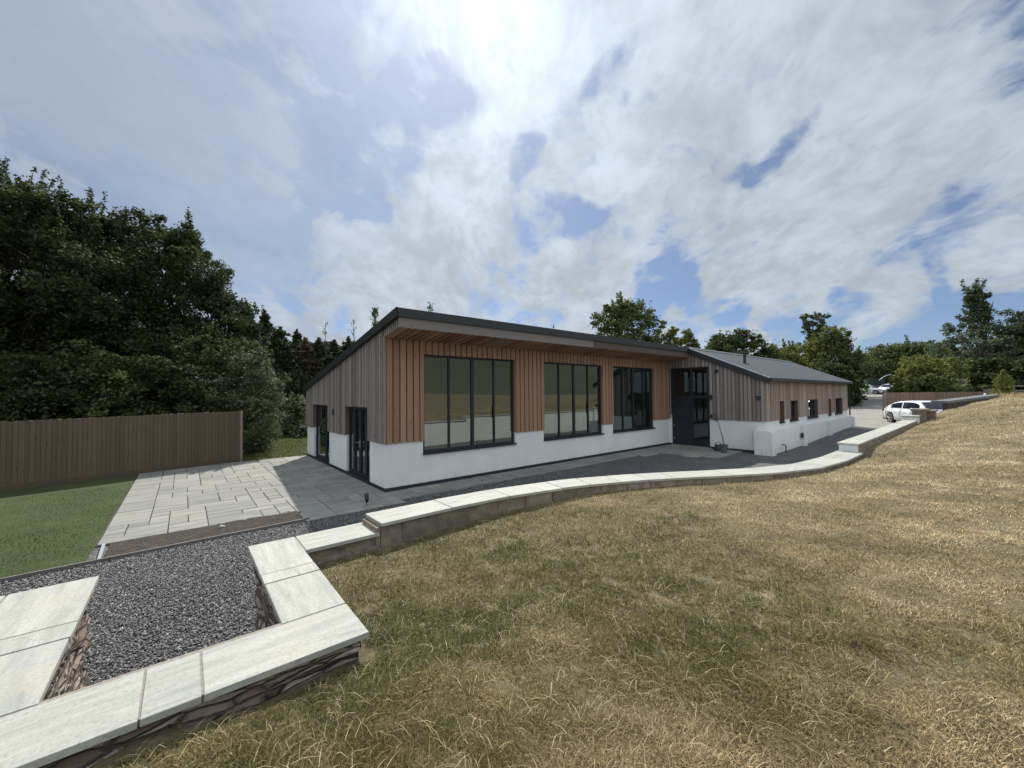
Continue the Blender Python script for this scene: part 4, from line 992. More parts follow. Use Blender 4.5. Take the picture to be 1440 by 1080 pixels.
for k_, (x, y) in enumerate([(3.5, 2.9), (10.2, 1.6)]):
    e = empty('sofa' if k_ == 0 else 'desk', (x, y, .06), 0, ['pale boxy sofa inside the room behind the first large window', 'dark desk with a screen inside the third large window'][k_], ['sofa', 'desk'][k_])
    if k_ == 0:
        m = MB(); m.box(x-.9, x+.9, y-.4, y+.4, .1, .5); m.build('seat', MATS['interior_white'], e, bevel=.05); m = MB(); m.box(x-.9, x+.9, y-.5, y-.401, .1, .95); m.build('backrest', MATS['interior_white'], e, bevel=.04)
        for s_ in (-1, 1): m = MB(); m.box(x+s_*.95-.1*(s_ < 0)+.0, x+s_*.95+.1*(s_ > 0)-.0+(.0), y-.45, y+.4, .1, .68); m.build('armrest', MATS['interior_white'], e, bevel=.03)
    else:
        m = MB(); m.box(x-.7, x+.7, y-.35, y+.35, .78, .82); m.build('desktop', MATS['interior_dark'], e)
        for a in (-.65, .65):
            for b in (-.3, .3): m = MB(); m.box(x+a-.02, x+a+.02, y+b-.02, y+b+.02, .06, .779); m.build('leg', MATS['interior_dark'], e)
m = MB(); m.box(9.9, 10.5, 1.6, 1.63, .95, 1.32); m.box(10.17, 10.23, 1.6, 1.62, .83, .95); m.box(10.08, 10.32, 1.53, 1.68, .82, .835); tag(m.build('monitor', MATS['interior_dark']), 'dark flat monitor on the desk behind the third large window', 'monitor')

# ------------------------------------------------------------------ cars
def car(loc, heading, L, W_, Hh, label, paint, kind='suv'):
    """built along +x local (front), z up"""
    e = empty('parked_car', loc, heading, label, 'car', 'cars parked beyond the house')
    wr_ = Hh*.225; xf = L*.5-L*.185; xr = -L*.5+L*.19
    # stations: x, z bottom, z belt, half width
    S = [(-.5, .48, .56, .30), (-.495, .30, .60, .39), (-.47, .22, .63, .455), (-.40, .19, .645, .485), (-.28, .17, .64, .497), (-.1, .16, .625, .5), (.1, .16, .61, .5), (.24, .16, .60, .498), (.34, .17, .575, .49), (.42, .18, .545, .475), (.47, .19, .50, .44), (.492, .22, .44, .38), (.5, .30, .38, .30)]
    def lerp(x):
        xs = [s[0] for s in S]; return [float(np.interp(x, xs, [s[i] for s in S])) for i in (1, 2, 3)]
    X = sorted(set([s[0] for s in S] + list(np.linspace(-.48, .48, 49)))); V = []; nr = 9
    for x in X:
        zb, zt_, hw_ = lerp(x); zb *= Hh; zt_ *= Hh; hw_ *= W_; xx = x*L
        for wx in (xf, xr):                       # wheel arch cut into the sill line
            if abs(xx-wx) < wr_*1.18: zb = max(zb, wr_ + math.sqrt(max(0, (wr_*1.18)**2-(xx-wx)**2))*.98)
        zb = min(zb, zt_-.08); prof = [(.0, zt_+.02), (.62, zt_+.015), (.88, zt_-.005), (.965, zt_-.05*Hh), (.995, zt_*.78), (1., (zb+zt_)*.5), (.985, zb+.04), (.95, zb), (.5, zb)]
        for (a, z) in prof: V.append((xx, a*hw_, max(z, zb)))
    Fc = []
    for sgn in (1, -1):
        off = 0 if sgn == 1 else len(X)*nr
        for i in range(len(X)-1):
            for j in range(nr-1):
                a = off+i*nr+j; q = (a, a+nr, a+nr+1, a+1); Fc.append(q if sgn == -1 else q[::-1])
    V2 = V + [(x, -y, z) for x, y, z in V]; k0 = 0
    for end in (0, len(X)-1):
        ring = [end*nr+j for j in range(nr)]; r2 = [len(X)*nr+end*nr+j for j in range(nr-1, -1, -1)]; Fc.append(tuple(ring+r2))
    m = LMB(); m.verts(V2, Fc); body = m.build('body', paint, e, smooth=True)
    # glasshouse
    if kind == 'suv': G_ = [(-.465, .63, .0, .40), (-.40, .63, .14, .41), (-.31, .635, .26, .425), (-.20, .63, .33, .435), (-.04, .62, .365, .44), (.08, .61, .37, .44), (.16, .605, .33, .435), (.24, .60, .18, .43), (.31, .59, .0, .42)]
    else: G_ = [(-.47, .63, .0, .40), (-.44, .63, .26, .42), (-.38, .635, .35, .43), (-.22, .63, .375, .435), (-.05, .62, .38, .44), (.05, .61, .37, .44), (.12, .605, .33, .435), (.20, .60, .16, .43), (.26, .59, .0, .42)]
    def gl(x): xs = [g[0] for g in G_]; return [float(np.interp(x, xs, [g[i] for g in G_])) for i in (1, 2, 3)]
    XG = np.linspace(G_[0][0], G_[-1][0], 40); V = []; ng = 6
    for x in XG:
        zb, h, hw_ = gl(x); z0 = zb*Hh-.02; z1 = z0+h*Hh+.025; rw = hw_*W_*(1-.20*h/.38)
        for (a, z) in [(hw_*W_, z0), (hw_*W_*.99, z0+.02*Hh), (rw*1.02, z1-.035*Hh*min(1, h*4)), (rw*.93, z1-.008*Hh), (rw*.5, z1+.008*Hh), (0, z1+.012*Hh)]: V.append((x*L, a, max(z, z0)))
    Fc = []
    for sgn in (1, -1):
        off = 0 if sgn == 1 else len(XG)*ng
        for i in range(len(XG)-1):
            for j in range(ng-1): a = off+i*ng+j; q = (a, a+ng, a+ng+1, a+1); Fc.append(q if sgn == 1 else q[::-1])
    m = LMB(); m.verts(V+[(x, -y, z) for x, y, z in V], Fc); m.build('roof', paint, e, smooth=True)
    # side windows, screens (dark glass set just proud of the shell)
    def sidept(x, f, s):
        zb, h, hw_ = gl(x); z0 = zb*Hh-.02; z1 = z0+h*Hh+.025; rw = hw_*W_*(1-.20*h/.38); za, zc = z0+.02*Hh, z1-.035*Hh*min(1, h*4); ya, yc = hw_*W_*.99, rw*1.02
        zz = za+(zc-za)*f; return (x*L, s*(ya+(yc-ya)*f+.008), zz)
    g0, g1 = G_[0][0], G_[-1][0]
    for s in (1, -1):
        for (a, b) in ([(-.33, -.115), (-.095, .20)] if kind == 'suv' else [(-.42, -.26), (-.245, -.07), (-.055, .16)]):
            m = LMB(); n = 8; P = [sidept(a+(b-a)*i/n, .12, s) for i in range(n+1)]; Q = [sidept(a+(b-a)*i/n, .90, s) for i in range(n+1)]
            for i in range(n): m.face([P[i], P[i+1], Q[i+1], Q[i]] if s < 0 else [P[i], Q[i], Q[i+1], P[i+1]])
            m.build('side_window', MATS['car_glass'], e)
    for nm, xa_, xb_ in (('windscreen', g1-.025, g1-.145 if kind == 'suv' else g1-.135), ('rear_window', g0+.02, g0+.10)):
        m = LMB(); n = 6
        def top(x, f):
            zb, h, hw_ = gl(x); z1 = zb*Hh-.02+h*Hh+.025; rw = hw_*W_*(1-.20*h/.38); return (x*L+(.012 if xa_ > 0 else -.012), rw*.86*f, z1+.012+.006*Hh*(1-abs(f)))
        for i in range(n):
            a, b = xa_+(xb_-xa_)*i/n, xa_+(xb_-xa_)*(i+1)/n
            for j in range(-4, 4): m.face([top(a, j/4), top(a, (j+1)/4), top(b, (j+1)/4), top(b, j/4)])
        m.build(nm, MATS['car_glass'], e)
    for wx in (xf, xr):
        for s in (1, -1):
            y = s*(W_*.5-.13); m = LMB(); m.tube([(wx, y-.11*s, wr_), (wx, y-.09*s, wr_), (wx, y+.09*s, wr_), (wx, y+.115*s, wr_)], [wr_*.9, wr_, wr_, wr_*.93], 28)
            wh = m.build('wheel', MATS['tyre'], e); m = LMB(); yo = y+.118*s
            for q in range(5):
                a = q*2*math.pi/5+.3; c_, s2 = math.cos(a), math.sin(a); ta = .16
                for dx in (-ta, ta):
                    p0 = (wx+.04*c_, yo, wr_+.04*s2); p1 = (wx+wr_*.68*math.cos(a+dx), yo, wr_+wr_*.68*math.sin(a+dx)); m.tube([p0, p1], [.028, .022], 5)
            m.tube([(wx+wr_*.70*math.cos(a), yo, wr_+wr_*.70*math.sin(a)) for a in np.linspace(0, 2*math.pi, 25)], .016, 5); m.tube([(wx, yo-.01, wr_), (wx, yo+.02*s, wr_)], .05, 10)
            m.build('rim', MATS['steel'], wh)
    for s in (1, -1):
        m = LMB(); m.box(L*.155, L*.195, s*W_*.49, s*(W_*.49+.20), Hh*.60, Hh*.70); m.build('mirror', paint, e, bevel=.03)
        zb, zt_, hw_ = lerp(.465); m = LMB(); m.hexa([(L*.40, s*W_*.478, Hh*.46), (L*.478, s*W_*.44, Hh*.42), (L*.502, s*W_*.28, Hh*.40), (L*.41, s*W_*.28, Hh*.45), (L*.40, s*W_*.478, Hh*.51), (L*.478, s*W_*.42, Hh*.47), (L*.495, s*W_*.28, Hh*.44), (L*.41, s*W_*.28, Hh*.52)]); m.build('headlight', MATS['head_lamp'], e)
        m = LMB(); m.box(-L*.497, -L*.455, s*W_*.30, s*W_*.458, Hh*.53, Hh*.60); m.build('tail_light', MATS['tail_lamp'], e)
        m = LMB()
        for dx in (-.19, -.01): m.box(L*dx-.10, L*dx+.08, s*W_*.499, s*(W_*.499+.02), Hh*.52, Hh*.535)
        m.build('door_handles', paint, e)
    m = LMB(); m.box(L*.455, L*.505, -W_*.28, W_*.28, Hh*.24, Hh*.40); m.build('grille', MATS['black_plastic'], e, bevel=.02)
    m = LMB(); m.box(L*.500, L*.512, -.26, .26, Hh*.22, Hh*.285); m.build('number_plate', MATS['white_gloss'], e)
    m = LMB(); m.box(-L*.42, L*.42, -W_*.42, W_*.42, Hh*.13, Hh*.3); m.build('underbody', MATS['black_plastic'], e)
    return e
hd = math.atan2(-.60, -.80)
car((32.4, -7.1, .30), hd, 4.75, 1.98, 1.56, 'white sporty estate car parked on the gravel in front of the brown fence', MATS['car_paint'])
pA = place(1219, 60, 1.93); car(pA, math.atan2(c2w(.45, -.9, 0)[1], c2w(.45, -.9, 0)[0]), 4.2, 1.75, 1.5, 'small white car on the upper drive nearest the dark green skip', MATS['car_paint'], 'hatch')
pA = place(1252, 59, 1.93); car(pA, math.atan2(c2w(-.95, -.3, 0)[1], c2w(-.95, -.3, 0)[0]), 4.5, 1.8, 1.6, 'silver white estate car on the upper drive beside the lime green bush', MATS['car_paint'], 'hatch')
pA = place(1234, 68, 2.0); car(pA, 2.2, 4.3, 1.75, 1.5, 'dark grey car half hidden between the two white cars on the upper drive', MATS['car_dark'], 'hatch')
# container and hoop beyond
p = place(1226, 70, 1.95); e = empty('skip_container', p, .4, 'dark green steel container behind the far white cars', 'container')
m = LMB(); m.box(-2.2, 2.2, -1.1, 1.1, .1, 2.6); m.build('body', MATS['can_green'], e, bevel=.03)
for i in range(11):
    m = LMB(); m.box(-2.1+i*.4, -1.98+i*.4, -1.16, -1.101, .15, 2.55); m.build('rib', MATS['can_green'], e)
m = LMB(); m.box(-2.26, 2.26, -1.17, 1.17, 2.6, 2.7); m.build('rim', MATS['can_green'], e)
p = place(1254, 64, 1.9); m = MB(); q = c2w(1, 0, 0); P = [tuple(p + q*x_ + np.array([0, 0, z_])) for x_, z_ in [(-2.0, 2.3), (-1.4, 2.75), (-.7, 3.1), (0, 3.2), (.6, 2.95), (1.0, 2.4), (1.25, 1.7), (1.35, .9), (1.35, 0)]]
m.tube(P, .07, 8); tag(m.build('hoop_pole', MATS['trim_light'], smooth=True), 'pale curved pole arching over the far cars beside the bushes', 'pole')
# stacked white crates on a trailer
p = place(1346, 42, 1.85); p[2] = 1.9; e = empty('trailer', p, -.2, 'flat trailer parked under the trees beyond the brown fence', 'trailer')
m = LMB(); m.box(-2.3, 2.3, -.9, .9, .5, .62); m.build('bed', MATS['wood_dark'], e)
for x_ in (-.6, .6):
    for s in (-1, 1): m = LMB(); m.tube([(x_, s*.95-.1, .32), (x_, s*.95+.1, .32)], .32, 16); m.build('wheel', MATS['tyre'], e)
ang = -.2
k_ = 0
for ix in range(2):
    for iz in range(1):
        c_ = p + np.array([math.cos(ang)*(ix*1.25-.8), math.sin(ang)*(ix*1.25-.8), .625]); e = empty('cage_tank', c_, ang, ['white caged liquid tank on the left of the trailer under the trees', 'white caged liquid tank on the right of the trailer under the trees'][k_], 'tank', 'caged tanks on the trailer'); k_ += 1
        m = LMB(); m.box(-.52, .52, -.47, .47, .12, 1.05); m.build('tank', MATS['tank_white'], e, bevel=.06)
        m = LMB()
        for i in range(6):
            x = -.57+i*.228
            for y in (-.52, .52): m.tube([(x, y, .05), (x, y, 1.15)], .014, 5)
            y = -.52+i*.208
            for x2 in (-.57, .57): m.tube([(x2, y, .05), (x2, y, 1.15)], .014, 5)
            z = .08+i*.21; m.tube([(-.57, -.52, z), (.57, -.52, z), (.57, .52, z), (-.57, .52, z), (-.57, -.52, z)], .014, 5)
        m.build('cage', MATS['steel'], e); m = LMB(); m.box(-.57, .57, -.52, .52, 0, .09); m.build('pallet', MATS['wood_dark'], e)
p = place(1384.5, 27.5); m = MB(); m.tube([(p[0], p[1], 1.9), (p[0]+.02, p[1], 2.28)], [.06, .045], 8); m.tube([(p[0], p[1], 2.2), (p[0]-.22, p[1]+.1, 2.05)], [.04, .04], 8); tag(m.build('marker_post', MATS['white_gloss']), 'small white marker post with a brace on the grey capped sleeper wall', 'post')

# ------------------------------------------------------------------ trees and shrubs
def leafmesh(name, C, size, tone, matn, parent, seed, aspect=.55, up=.35, drop=0.):
    rg = np.random.default_rng(seed); n = len(C); s = size*rg.uniform(.6, 1.35, n)
    a = rg.normal(0, 1, (n, 3)); a[:, 2] = a[:, 2]*.7-drop; a /= np.linalg.norm(a, axis=1)[:, None]
    b = rg.normal(0, 1, (n, 3)); b -= a*(a*b).sum(1)[:, None]; b /= np.linalg.norm(b, axis=1)[:, None]
    A = a*s[:, None]; B = b*(s*aspect)[:, None]; V = np.stack([C-A, C+B-A*.1, C+A, C-B-A*.1], 1).reshape(-1, 3)
    L = np.arange(n*4)
    return npmesh(name, V, L, 4, {'tone': np.clip(tone, 0, 1), 'rnd': rg.random(n)}, MATS[matn], parent)
def limb_pts(p0, p1, r, sag=.12, k=5):
    p0 = np.array(p0, float); p1 = np.array(p1, float); L = np.linalg.norm(p1-p0); P = []
    for i in range(k+1):
        t = i/k; q = p0+(p1-p0)*t; q = q+np.array([r.gauss(0, 1), r.gauss(0, 1), 0])*L*.03*math.sin(t*math.pi); q[2] += L*sag*math.sin(t*math.pi); P.append(q)
    return P
def tree(name, label, base, H, Rc, matn, nleaf, leaf, seed, cat='tree', group=None, ncl=46, crown_lo=.25, clr=.17, trunk=None, shape='round', shoots=0, top_bias=0., stems=1, squash=1.):
    r = random.Random(seed); rg = np.random.default_rng(seed); e = empty(name, base, 0, label, cat, group); base = np.array(base, float)
    tr = trunk or H*.022; m = MB(); zc0 = H*crown_lo
    tips = []
    for s in range(stems):
        lean = np.array([r.gauss(0, .05), r.gauss(0, .05), 0])*H*(1 if stems == 1 else 2.0); P = [base + lean*(t**1.5) + np.array([0, 0, H*.86*t]) + np.array([r.gauss(0, .008)*H, r.gauss(0, .008)*H, 0])*(t > 0) for t in np.linspace(0, 1, 8)]
        P[0][2] -= .2; m.tube(P, [tr*(1-.88*t)*(1.35 if t == 0 else 1)/stems**.4 for t in np.linspace(0, 1, 8)], 8)
        tips.append(P)
    cl = []
    for i in range(ncl):
        f = (i+.5)/ncl; z = zc0 + (H*.97-zc0)*(f**(.9-top_bias)); fz = (z-zc0)/(H-zc0)
        if shape == 'round': rad = math.sqrt(max(.03, 1-((fz-.42)/.60)**2))
        elif shape == 'cone': rad = (1-fz)**.75+.06
        elif shape == 'column': rad = min(1, .45+fz*1.6)*min(1, (1.06-fz)*2.2)
        elif shape == 'open': rad = (.55+.45*math.sin(fz*7+seed))*math.sqrt(max(.04, 1-((fz-.4)/.64)**2))
        a = i*2.39996+r.uniform(-.5, .5); q = Rc*rad*r.uniform(.45, 1.) ; c = base+np.array([math.cos(a)*q, math.sin(a)*q*squash, z+r.uniform(-.03, .03)*H])
        P = tips[i % stems]; t0 = max(.08, min(.92, (z/H-.10-.18*q/Rc)/.86)); s0 = np.array(P[min(7, int(t0*7))])
        m.tube(limb_pts(s0, c, r), [tr*.24*(1-.8*j/5)*(1-.5*fz) for j in range(6)], 5, cap=False)
        cl.append((c, Rc*clr*r.uniform(.65, 1.4)*(1.15-.45*fz)))
    C = []; T = []; per = nleaf//len(cl)
    for (c, rad) in cl:
        n = int(per*r.uniform(.6, 1.4)); sub = max(3, n//90); sc_ = c + np.clip(rg.normal(0, 1, (sub, 3)), -1.4, 1.4)*rad*np.array([.75, .75, .55]); idx = rg.integers(0, sub, n)
        d = rg.normal(0, 1, (n, 3)); d /= np.linalg.norm(d, axis=1)[:, None]; d *= (rg.random(n)**.45)[:, None]; k9 = int(n*.22); loose = np.clip(rg.normal(0, 1, (n, 3)), -1.6, 1.6)*rad*np.array([.6, .6, .48]); d = d*rad*np.array([.58, .58, .42])+sc_[idx]; d[:k9] = c+loose[:k9]; C.append(d); ct = r.gauss(.42, .13); T.append(ct+rg.normal(0, .16, n))
        for q in sc_[:4]: m.tube([c-(c-base-np.array([0, 0, c[2]-base[2]]))*.05, q], [tr*.05, tr*.02], 3, cap=False)
    for i in range(shoots):
        c, rad = cl[int(len(cl)*r.uniform(.55, 1))]; L = Rc*r.uniform(.18, .36); n = 60; t = rg.random(n); p0 = c+np.array([r.gauss(0, .6)*rad, r.gauss(0, .6)*rad, rad*.4]); dr = np.array([r.gauss(0, .18), r.gauss(0, .18), 1.])
        C.append(p0+dr*t[:, None]*L+rg.normal(0, leaf*.7, (n, 3))); T.append(.4+rg.normal(0, .15, n)); m.tube([p0, p0+dr*L], [tr*.05, tr*.015], 3, cap=False)
    m.build('trunk', MATS['bark'], e, smooth=True); C = np.concatenate(C); T = np.concatenate(T)
    leafmesh('crown', C, leaf, T, matn, e, seed+1); return e
def conifer(label, base, H, Rc, seed, matn='leaf_conifer', n=9000, leaf=.16, group=None, sparse=0., brown=0.):
    r = random.Random(seed); rg = np.random.default_rng(seed); e = empty('conifer', base, 0, label, 'tree', group); base = np.array(base, float); m = MB()
    m.tube([base+np.array([0, 0, -.2]), base+np.array([r.gauss(0, .1), r.gauss(0, .1), H*.5]), base+np.array([0, 0, H])], [H*.018, H*.010, .012], 7); C = []; T = []; nb = 120; 
    for i in range(nb):
        f = (i+.5)/nb; z = H*(.03+.95*f); L = Rc*((1-f)**.7*.95+.07)*r.uniform(.45, 1.2); a = i*2.4+r.uniform(-.4, .4); d = np.array([math.cos(a), math.sin(a), 0]); k = int(n/nb*(.25+1.6*(1-f)))
        t = rg.random(k)**.7; P = base+np.array([0, 0, z])+d*t[:, None]*L; P[:, 2] += -.28*L*t+.22*L*t**2.5; sd = np.array([-d[1], d[0], 0]); P += sd*(rg.normal(0, .24, k)*L*(1.1-t*.6))[:, None]; P[:, 2] += rg.normal(0, .10, k)*L-.04; C.append(P); T.append(.42+rg.normal(0, .18, k)+.25*t-.1)
        m.tube([base+np.array([0, 0, z]), base+np.array([0, 0, z-.10*L])+d*L*.6, base+np.array([0, 0, z-.06*L])+d*L], [H*.004, H*.003, .004], 4, cap=False)
    t = rg.random(80); C.append(base+np.array([0, 0, H*.93])+np.c_[rg.normal(0, .05, 80), rg.normal(0, .05, 80), t*H*.08]); T.append(np.full(80, .5))
    m.build('trunk', MATS['bark'], e); leafmesh('crown', np.concatenate(C), leaf, np.concatenate(T), matn, e, seed+1, aspect=.3, drop=.3); return e
def bare(label, base, H, seed, n=22, leaf=300, matn='leaf_mid', spread=.16):
    r = random.Random(seed); rg = np.random.default_rng(seed); e = empty('thin_tree', base, 0, label, 'tree'); base = np.array(base, float); m = MB(); m.tube([base, base+np.array([.1, 0, H*.6]), base+np.array([0, 0, H])], [H*.008, H*.005, .008], 5); C = []
    for i in range(n):
        z = H*r.uniform(.62, .97); a = r.uniform(0, 6.28); L = H*spread*r.uniform(.4, 1)*(1.25-z/H); q = base+np.array([0, 0, z]); t = q+np.array([math.cos(a)*L*.6, math.sin(a)*L*.6, L*.9]); m.tube([q, t], [.025, .008], 4, cap=False); k = leaf//n; C.append(q+(t-q)*rg.random(k)[:, None]+rg.normal(0, .12, (k, 3)))
    m.build('trunk', MATS['bark'], e); leafmesh('crown', np.concatenate(C), .10, rg.random(sum(len(c) for c in C)), matn, e, seed); return e
def at(px, t, z=0.): return tuple(float(x) for x in place(px, t, z))
def hh(px, y, t, z=0.): return ztop(px, y, t) - z
g = 'tall trees behind the left fence'
tree('oak_tree', 'tall dense dark tree at the far left edge behind the fence', at(-30, 16.5), hh(-30, 248, 16.5), 4.6, 'leaf_oak', 88000, .070, 1, group=g, shoots=40, ncl=60, crown_lo=.16)
tree('oak_tree', 'second dark tree from the left behind the fence with upright shoots', at(95, 18.5), hh(95, 280, 18.5), 4.2, 'leaf_oak', 80000, .074, 2, group=g, shoots=36, ncl=60, crown_lo=.18)
tree('oak_tree', 'spreading dark tree whose crown reaches furthest right beyond the fence', at(212, 20.5), hh(212, 312, 20.5), 3.9, 'leaf_oak', 98000, .076, 3, group=g, shoots=10, ncl=84, crown_lo=.15)
tree('oak_tree', 'dark rounded tree filling the gap above the right end of the fence', at(292, 22), hh(292, 398, 22), 2.6, 'leaf_oak', 42000, .08, 6, group=g, ncl=60, crown_lo=.06, clr=.24)
tree('oak_tree', 'dark tree set back in the gap between the left trees', at(20, 27), hh(20, 310, 27), 5.5, 'leaf_oak', 30000, .15, 4, group=g, ncl=50, crown_lo=.2)
tree('oak_tree', 'dark tree outside the left edge leaning over the fence', at(-190, 14.5), hh(-190, 235, 14.5), 4.6, 'leaf_oak', 40000, .09, 5, group=g, ncl=50, crown_lo=.18, shoots=10)
g = 'shrubs behind the left fence'
for i, (px, y, t, rc, lm) in enumerate([(-60, 520, 13.6, 1.9, 'leaf_oak'), (55, 505, 14.6, 2.1, 'leaf_oak'), (150, 500, 16.0, 2.1, 'leaf_mid'), (235, 510, 17.0, 2.0, 'leaf_oak'), (300, 478, 18.0, 2.2, 'leaf_oak'), (120, 440, 22, 3.2, 'leaf_oak'), (0, 430, 21, 3.2, 'leaf_oak'), (260, 440, 24, 3.0, 'leaf_oak')]):
    tree('shrub', ['dark shrub behind the far left end of the fence', 'dark shrub behind the fence below the tallest tree', 'mid green shrub behind the middle of the fence', 'dark shrub behind the fence right of the mid green one', 'tall dark shrub behind the right end of the fence', 'understorey tree in shade behind the middle of the fence', 'understorey tree in shade at the left edge', 'understorey tree in shade behind the right part of the fence'][i], at(px, t), hh(px, y, t), rc, lm, 17000, .075, 20+i, cat='shrub', group=g, ncl=34, crown_lo=.05, clr=.3, stems=3, trunk=.06)
tree('willow_shrub', 'silvery leaved shrub standing at the right end of the brown fence', at(352, 17.4), hh(352, 498, 17.4), 1.35, 'leaf_willow', 22000, .055, 31, cat='shrub', ncl=40, crown_lo=.04, clr=.3, stems=3, trunk=.05, shoots=14)
tree('willow_shrub', 'loose silvery shrub against the dark conifers by the house corner', at(412, 24), hh(412, 560, 24), 1.5, 'leaf_willow', 9000, .07, 32, cat='shrub', ncl=30, crown_lo=.03, clr=.28, stems=4, trunk=.04, shoots=8)
tree('willow_shrub', 'low pale leaved shrub close to the rear house corner', at(440, 23), hh(440, 596, 23), 1.2, 'leaf_willow', 7000, .07, 33, cat='shrub', ncl=26, crown_lo=.02, clr=.3, stems=4, trunk=.04)
g = 'dark conifers behind the house'
L_ = ['tall dark spruce nearest the left broadleaf trees', 'dark spruce with a spindly leader second in the conifer row', 'broad dark spruce third in the conifer row', 'narrow dark spruce in the middle of the conifer row', 'brown tinged dying conifer in the conifer row', 'dark spruce right of the brown conifer', 'broad dark conifer close to the roof slope', 'dark conifer whose tip just clears the roof slope']
for i, (px, y, t, rc, mt) in enumerate([(345, 424, 27, 2.4, 'leaf_conifer'), (371, 436, 30, 2.3, 'leaf_conifer'), (394, 460, 29, 2.6, 'leaf_conifer'), (417, 464, 31, 1.9, 'leaf_conifer'), (430, 476, 30, 2.1, 'leaf_brown'), (448, 476, 31, 2.4, 'leaf_conifer'), (470, 478, 32, 2.6, 'leaf_conifer'), (490, 474, 33, 2.4, 'leaf_conifer')]):
    conifer(L_[i], at(px, t), hh(px, y, t), rc*1.25, 50+i, mt, 26000, .15, g)
for i, (px, t) in enumerate([(360, 35), (400, 36), (440, 37), (480, 38), (520, 38)]):
    tree('screen_tree', ['dense dark tree filling the gap behind the leftmost conifers', 'dense dark tree behind the third conifer', 'dense dark tree behind the brown conifer', 'dense dark tree behind the roof end of the conifer row', 'dense dark tree hidden mostly by the roof slope'][i], at(px, t), hh(px, 488, t), 3.6, 'leaf_oak', 15000, .2, 60+i, group='dense trees behind the conifer row', ncl=40, crown_lo=.02, clr=.3)
bare('thin bare topped tree rising above the brown conifers', at(457, 34), hh(457, 452, 34), 71, leaf=60)
bare('thin twiggy tree with few leaves just above the roof slope', at(497, 33), hh(497, 448, 33), 72, leaf=60)
bare('slender leafy sapling above the sloping roof', at(527, 32), hh(527, 430, 32), 73, n=34, leaf=900, spread=.13)
bare('leafy twig tops showing over the high roof corner', at(606, 34), hh(606, 424, 34), 74, n=20, leaf=260, spread=.10)
bare('tiny leafy tree tip showing over the middle of the roof', at(779, 36), hh(779, 455, 36), 75, n=10, leaf=120, spread=.05)
# beyond the roof
tree('ash_tree', 'tall dark leafy tree rising behind the middle of the roof', at(880, 42), hh(880, 424, 42), 3.6, 'leaf_mid', 26000, .12, 81, ncl=90, crown_lo=.3, shoots=26, clr=.26)
tree('ash_tree', 'lower leafy tree joined to the right of the tall tree over the roof', at(920, 44), hh(920, 470, 44), 2.4, 'leaf_mid', 7000, .13, 82, ncl=34, crown_lo=.3, shoots=10)
tree('conifer', 'yellow green conifer behind the roof, left of the pair', at(947, 44), hh(947, 459, 44), 1.5, 'leaf_lime', 11000, .11, 83, ncl=60, crown_lo=.15, clr=.3, shape='column', group='yellow green conifers over the roof')
tree('conifer', 'yellow green conifer behind the roof, right of the pair', at(969, 44.5), hh(969, 461, 44.5), 1.45, 'leaf_lime', 11000, .11, 84, ncl=60, crown_lo=.15, clr=.3, shape='column', group='yellow green conifers over the roof')
tree('ash_tree', 'small dark bush top between the yellow conifers and the round tree', at(985, 46), hh(985, 482, 46), 1.9, 'leaf_mid', 5000, .13, 85, ncl=26)
tree('round_tree', 'broad round headed tree behind the ridge of the wing roof', at(1034, 48), hh(1034, 467, 48), 4.2, 'leaf_oak', 26000, .15, 86, ncl=90, crown_lo=.25, clr=.22)
for i, (px, y, t, rc, mt, sh) in enumerate([(1095, 488, 56, 3.6, 'leaf_lime', 'round'), (1125, 484, 58, 3.4, 'leaf_mid', 'round'), (1148, 437, 60, 2.3, 'leaf_poplar', 'open'), (1160, 478, 52, 3.2, 'leaf_lime', 'round'), (1180, 461, 50, 2.8, 'leaf_mid', 'round'), (1190, 500, 46, 1.3, 'leaf_oak', 'round'), (1172, 512, 44, 2.2, 'leaf_oak', 'round')]):
    tree(['bush', 'bush', 'poplar_tree', 'bush', 'ash_tree', 'shrub', 'shrub'][i], ['bright green bush right of the round headed tree', 'mid green bush left of the thin poplar', 'thin open poplar standing high behind the wing roof', 'light green bush below the thin poplar', 'large dense tree behind the far end of the wing', 'dark shrub beside the drive at the wing end', 'dark shrub close behind the far corner of the wing'][i], at(px, t), hh(px, y, t), rc, mt, 18000, .13, 100+i, cat='tree' if i in (2, 4) else 'shrub', group='trees behind the wing', ncl=70, crown_lo=.03 if i != 2 else .3, clr=.28 if i != 2 else .2, shape=sh, shoots=8)
far = [(1215, 497, 95, 6, 'leaf_mid'), (1240, 492, 92, 6, 'leaf_mid'), (1262, 486, 90, 6, 'leaf_mid'), (1232, 512, 82, 5, 'leaf_oak'), (1290, 482, 88, 6, 'leaf_oak'), (1310, 488, 86, 5.5, 'leaf_mid'), (1330, 490, 80, 5, 'leaf_mid')]
FL = ['mid green tree far behind the two white cars, leftmost', 'mid green tree far behind the pale curved pole', 'slightly taller far tree right of the curved pole', 'dark low tree just behind the green container', 'dark far tree above the lime green bush', 'far tree between the dark one and the tall spindly tree', 'far tree just left of the tall spindly tree']
for i, (px, y, t, rc, mt) in enumerate(far): tree('far_tree', FL[i], at(px, t, 1.9), hh(px, y, t, 1.9), rc, mt, 14000, .2, 120+i, group='trees beyond the upper drive', ncl=80, crown_lo=.03, clr=.25, shoots=6)
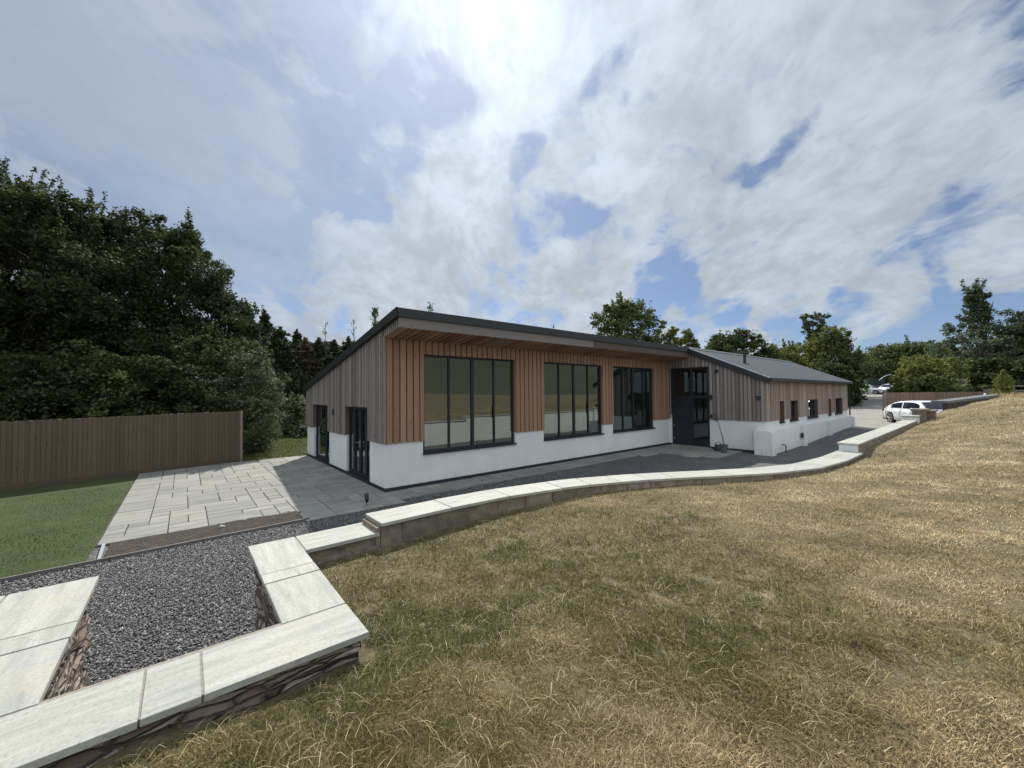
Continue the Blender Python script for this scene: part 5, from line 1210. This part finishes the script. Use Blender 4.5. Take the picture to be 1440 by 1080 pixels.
for i, (px, y, t, rc, mt) in enumerate([(1284, 508, 44, 1.6, 'leaf_lime'), (1304, 502, 42, 2.4, 'leaf_lime'), (1325, 506, 46, 3.0, 'leaf_mid'), (1348, 512, 49, 3.2, 'leaf_mid'), (1312, 526, 40, 1.9, 'leaf_mid')]):
    tree('bush', ['bright green bush right of the silver white estate car', 'largest lime green bush behind the brown fence', 'olive bush behind the fence left of the trailer', 'olive bush behind the trailer', 'low olive bush just behind the brown fence'][i], at(px, t, 1.2), hh(px, y, t, 1.2), rc, mt, 12000, .11, 140+i, cat='shrub', group='bushes behind the brown fence', ncl=40, crown_lo=.02, clr=.3, stems=3, trunk=.06, shoots=6)
tree('poplar_tree', 'tall open spindly tree standing above the right hand bushes', at(1376, 48, 1.6), hh(1376, 403, 48, 1.6), 4.0, 'leaf_poplar', 21000, .13, 150, ncl=95, crown_lo=.18, clr=.17, shape='open', shoots=26)
for i, (px, y, t, rc) in enumerate([(1400, 492, 52, 4.2), (1432, 470, 50, 4.0), (1462, 445, 46, 4.4), (1370, 515, 56, 4.), (1500, 430, 46, 5), (1418, 505, 42, 2.8)]):
    tree('dark_tree', ['dense dark tree right behind the spindly tree', 'dense dark tree near the right edge', 'dense dark tree cut by the right edge of the picture', 'dark tree behind the trailer', 'dark tree beyond the right edge', 'dark low tree behind the small conifer'][i], at(px, t, 1.6), hh(px, y, t, 1.6), rc, 'leaf_oak', 17000, .16, 160+i, group='dense trees at the right edge', ncl=46, crown_lo=.02, clr=.28)
conifer('small light green young conifer on the crest by the rail fence', at(1411, 29, 1.7), hh(1411, 520, 29, 1.7), .95, 170, 'leaf_lime', 3500, .07)
# dry weeds along the crest
rg = np.random.default_rng(200); n = 2600; px_ = rg.uniform(1392, 1500, n); C = np.array([place(p, t) for p, t in zip(px_, rg.uniform(26, 31, n))]); C[:, 2] = 1.86+(px_-1392)*.0012
tag(blades('dry_weeds', C, .42, .02, np.clip(rg.normal(.75, .15, n), 0, 1), 'dry_blades', .5, 201), 'tall dry weeds on the crest below the rail fence', 'weeds', kind='stuff')
# the green hillside behind the viewer, mirrored in the large windows
grid_mesh('hill', list(np.linspace(-60, 200, 60)), lambda u: list(np.linspace(-44, -130, 40)), lambda u, v: 1.6+np.clip((-46-v), 0, 90)**1.05*.26+(fbm(u*.09, v*.09, 4)-.45)*2.2, MATS['hill_grass'])
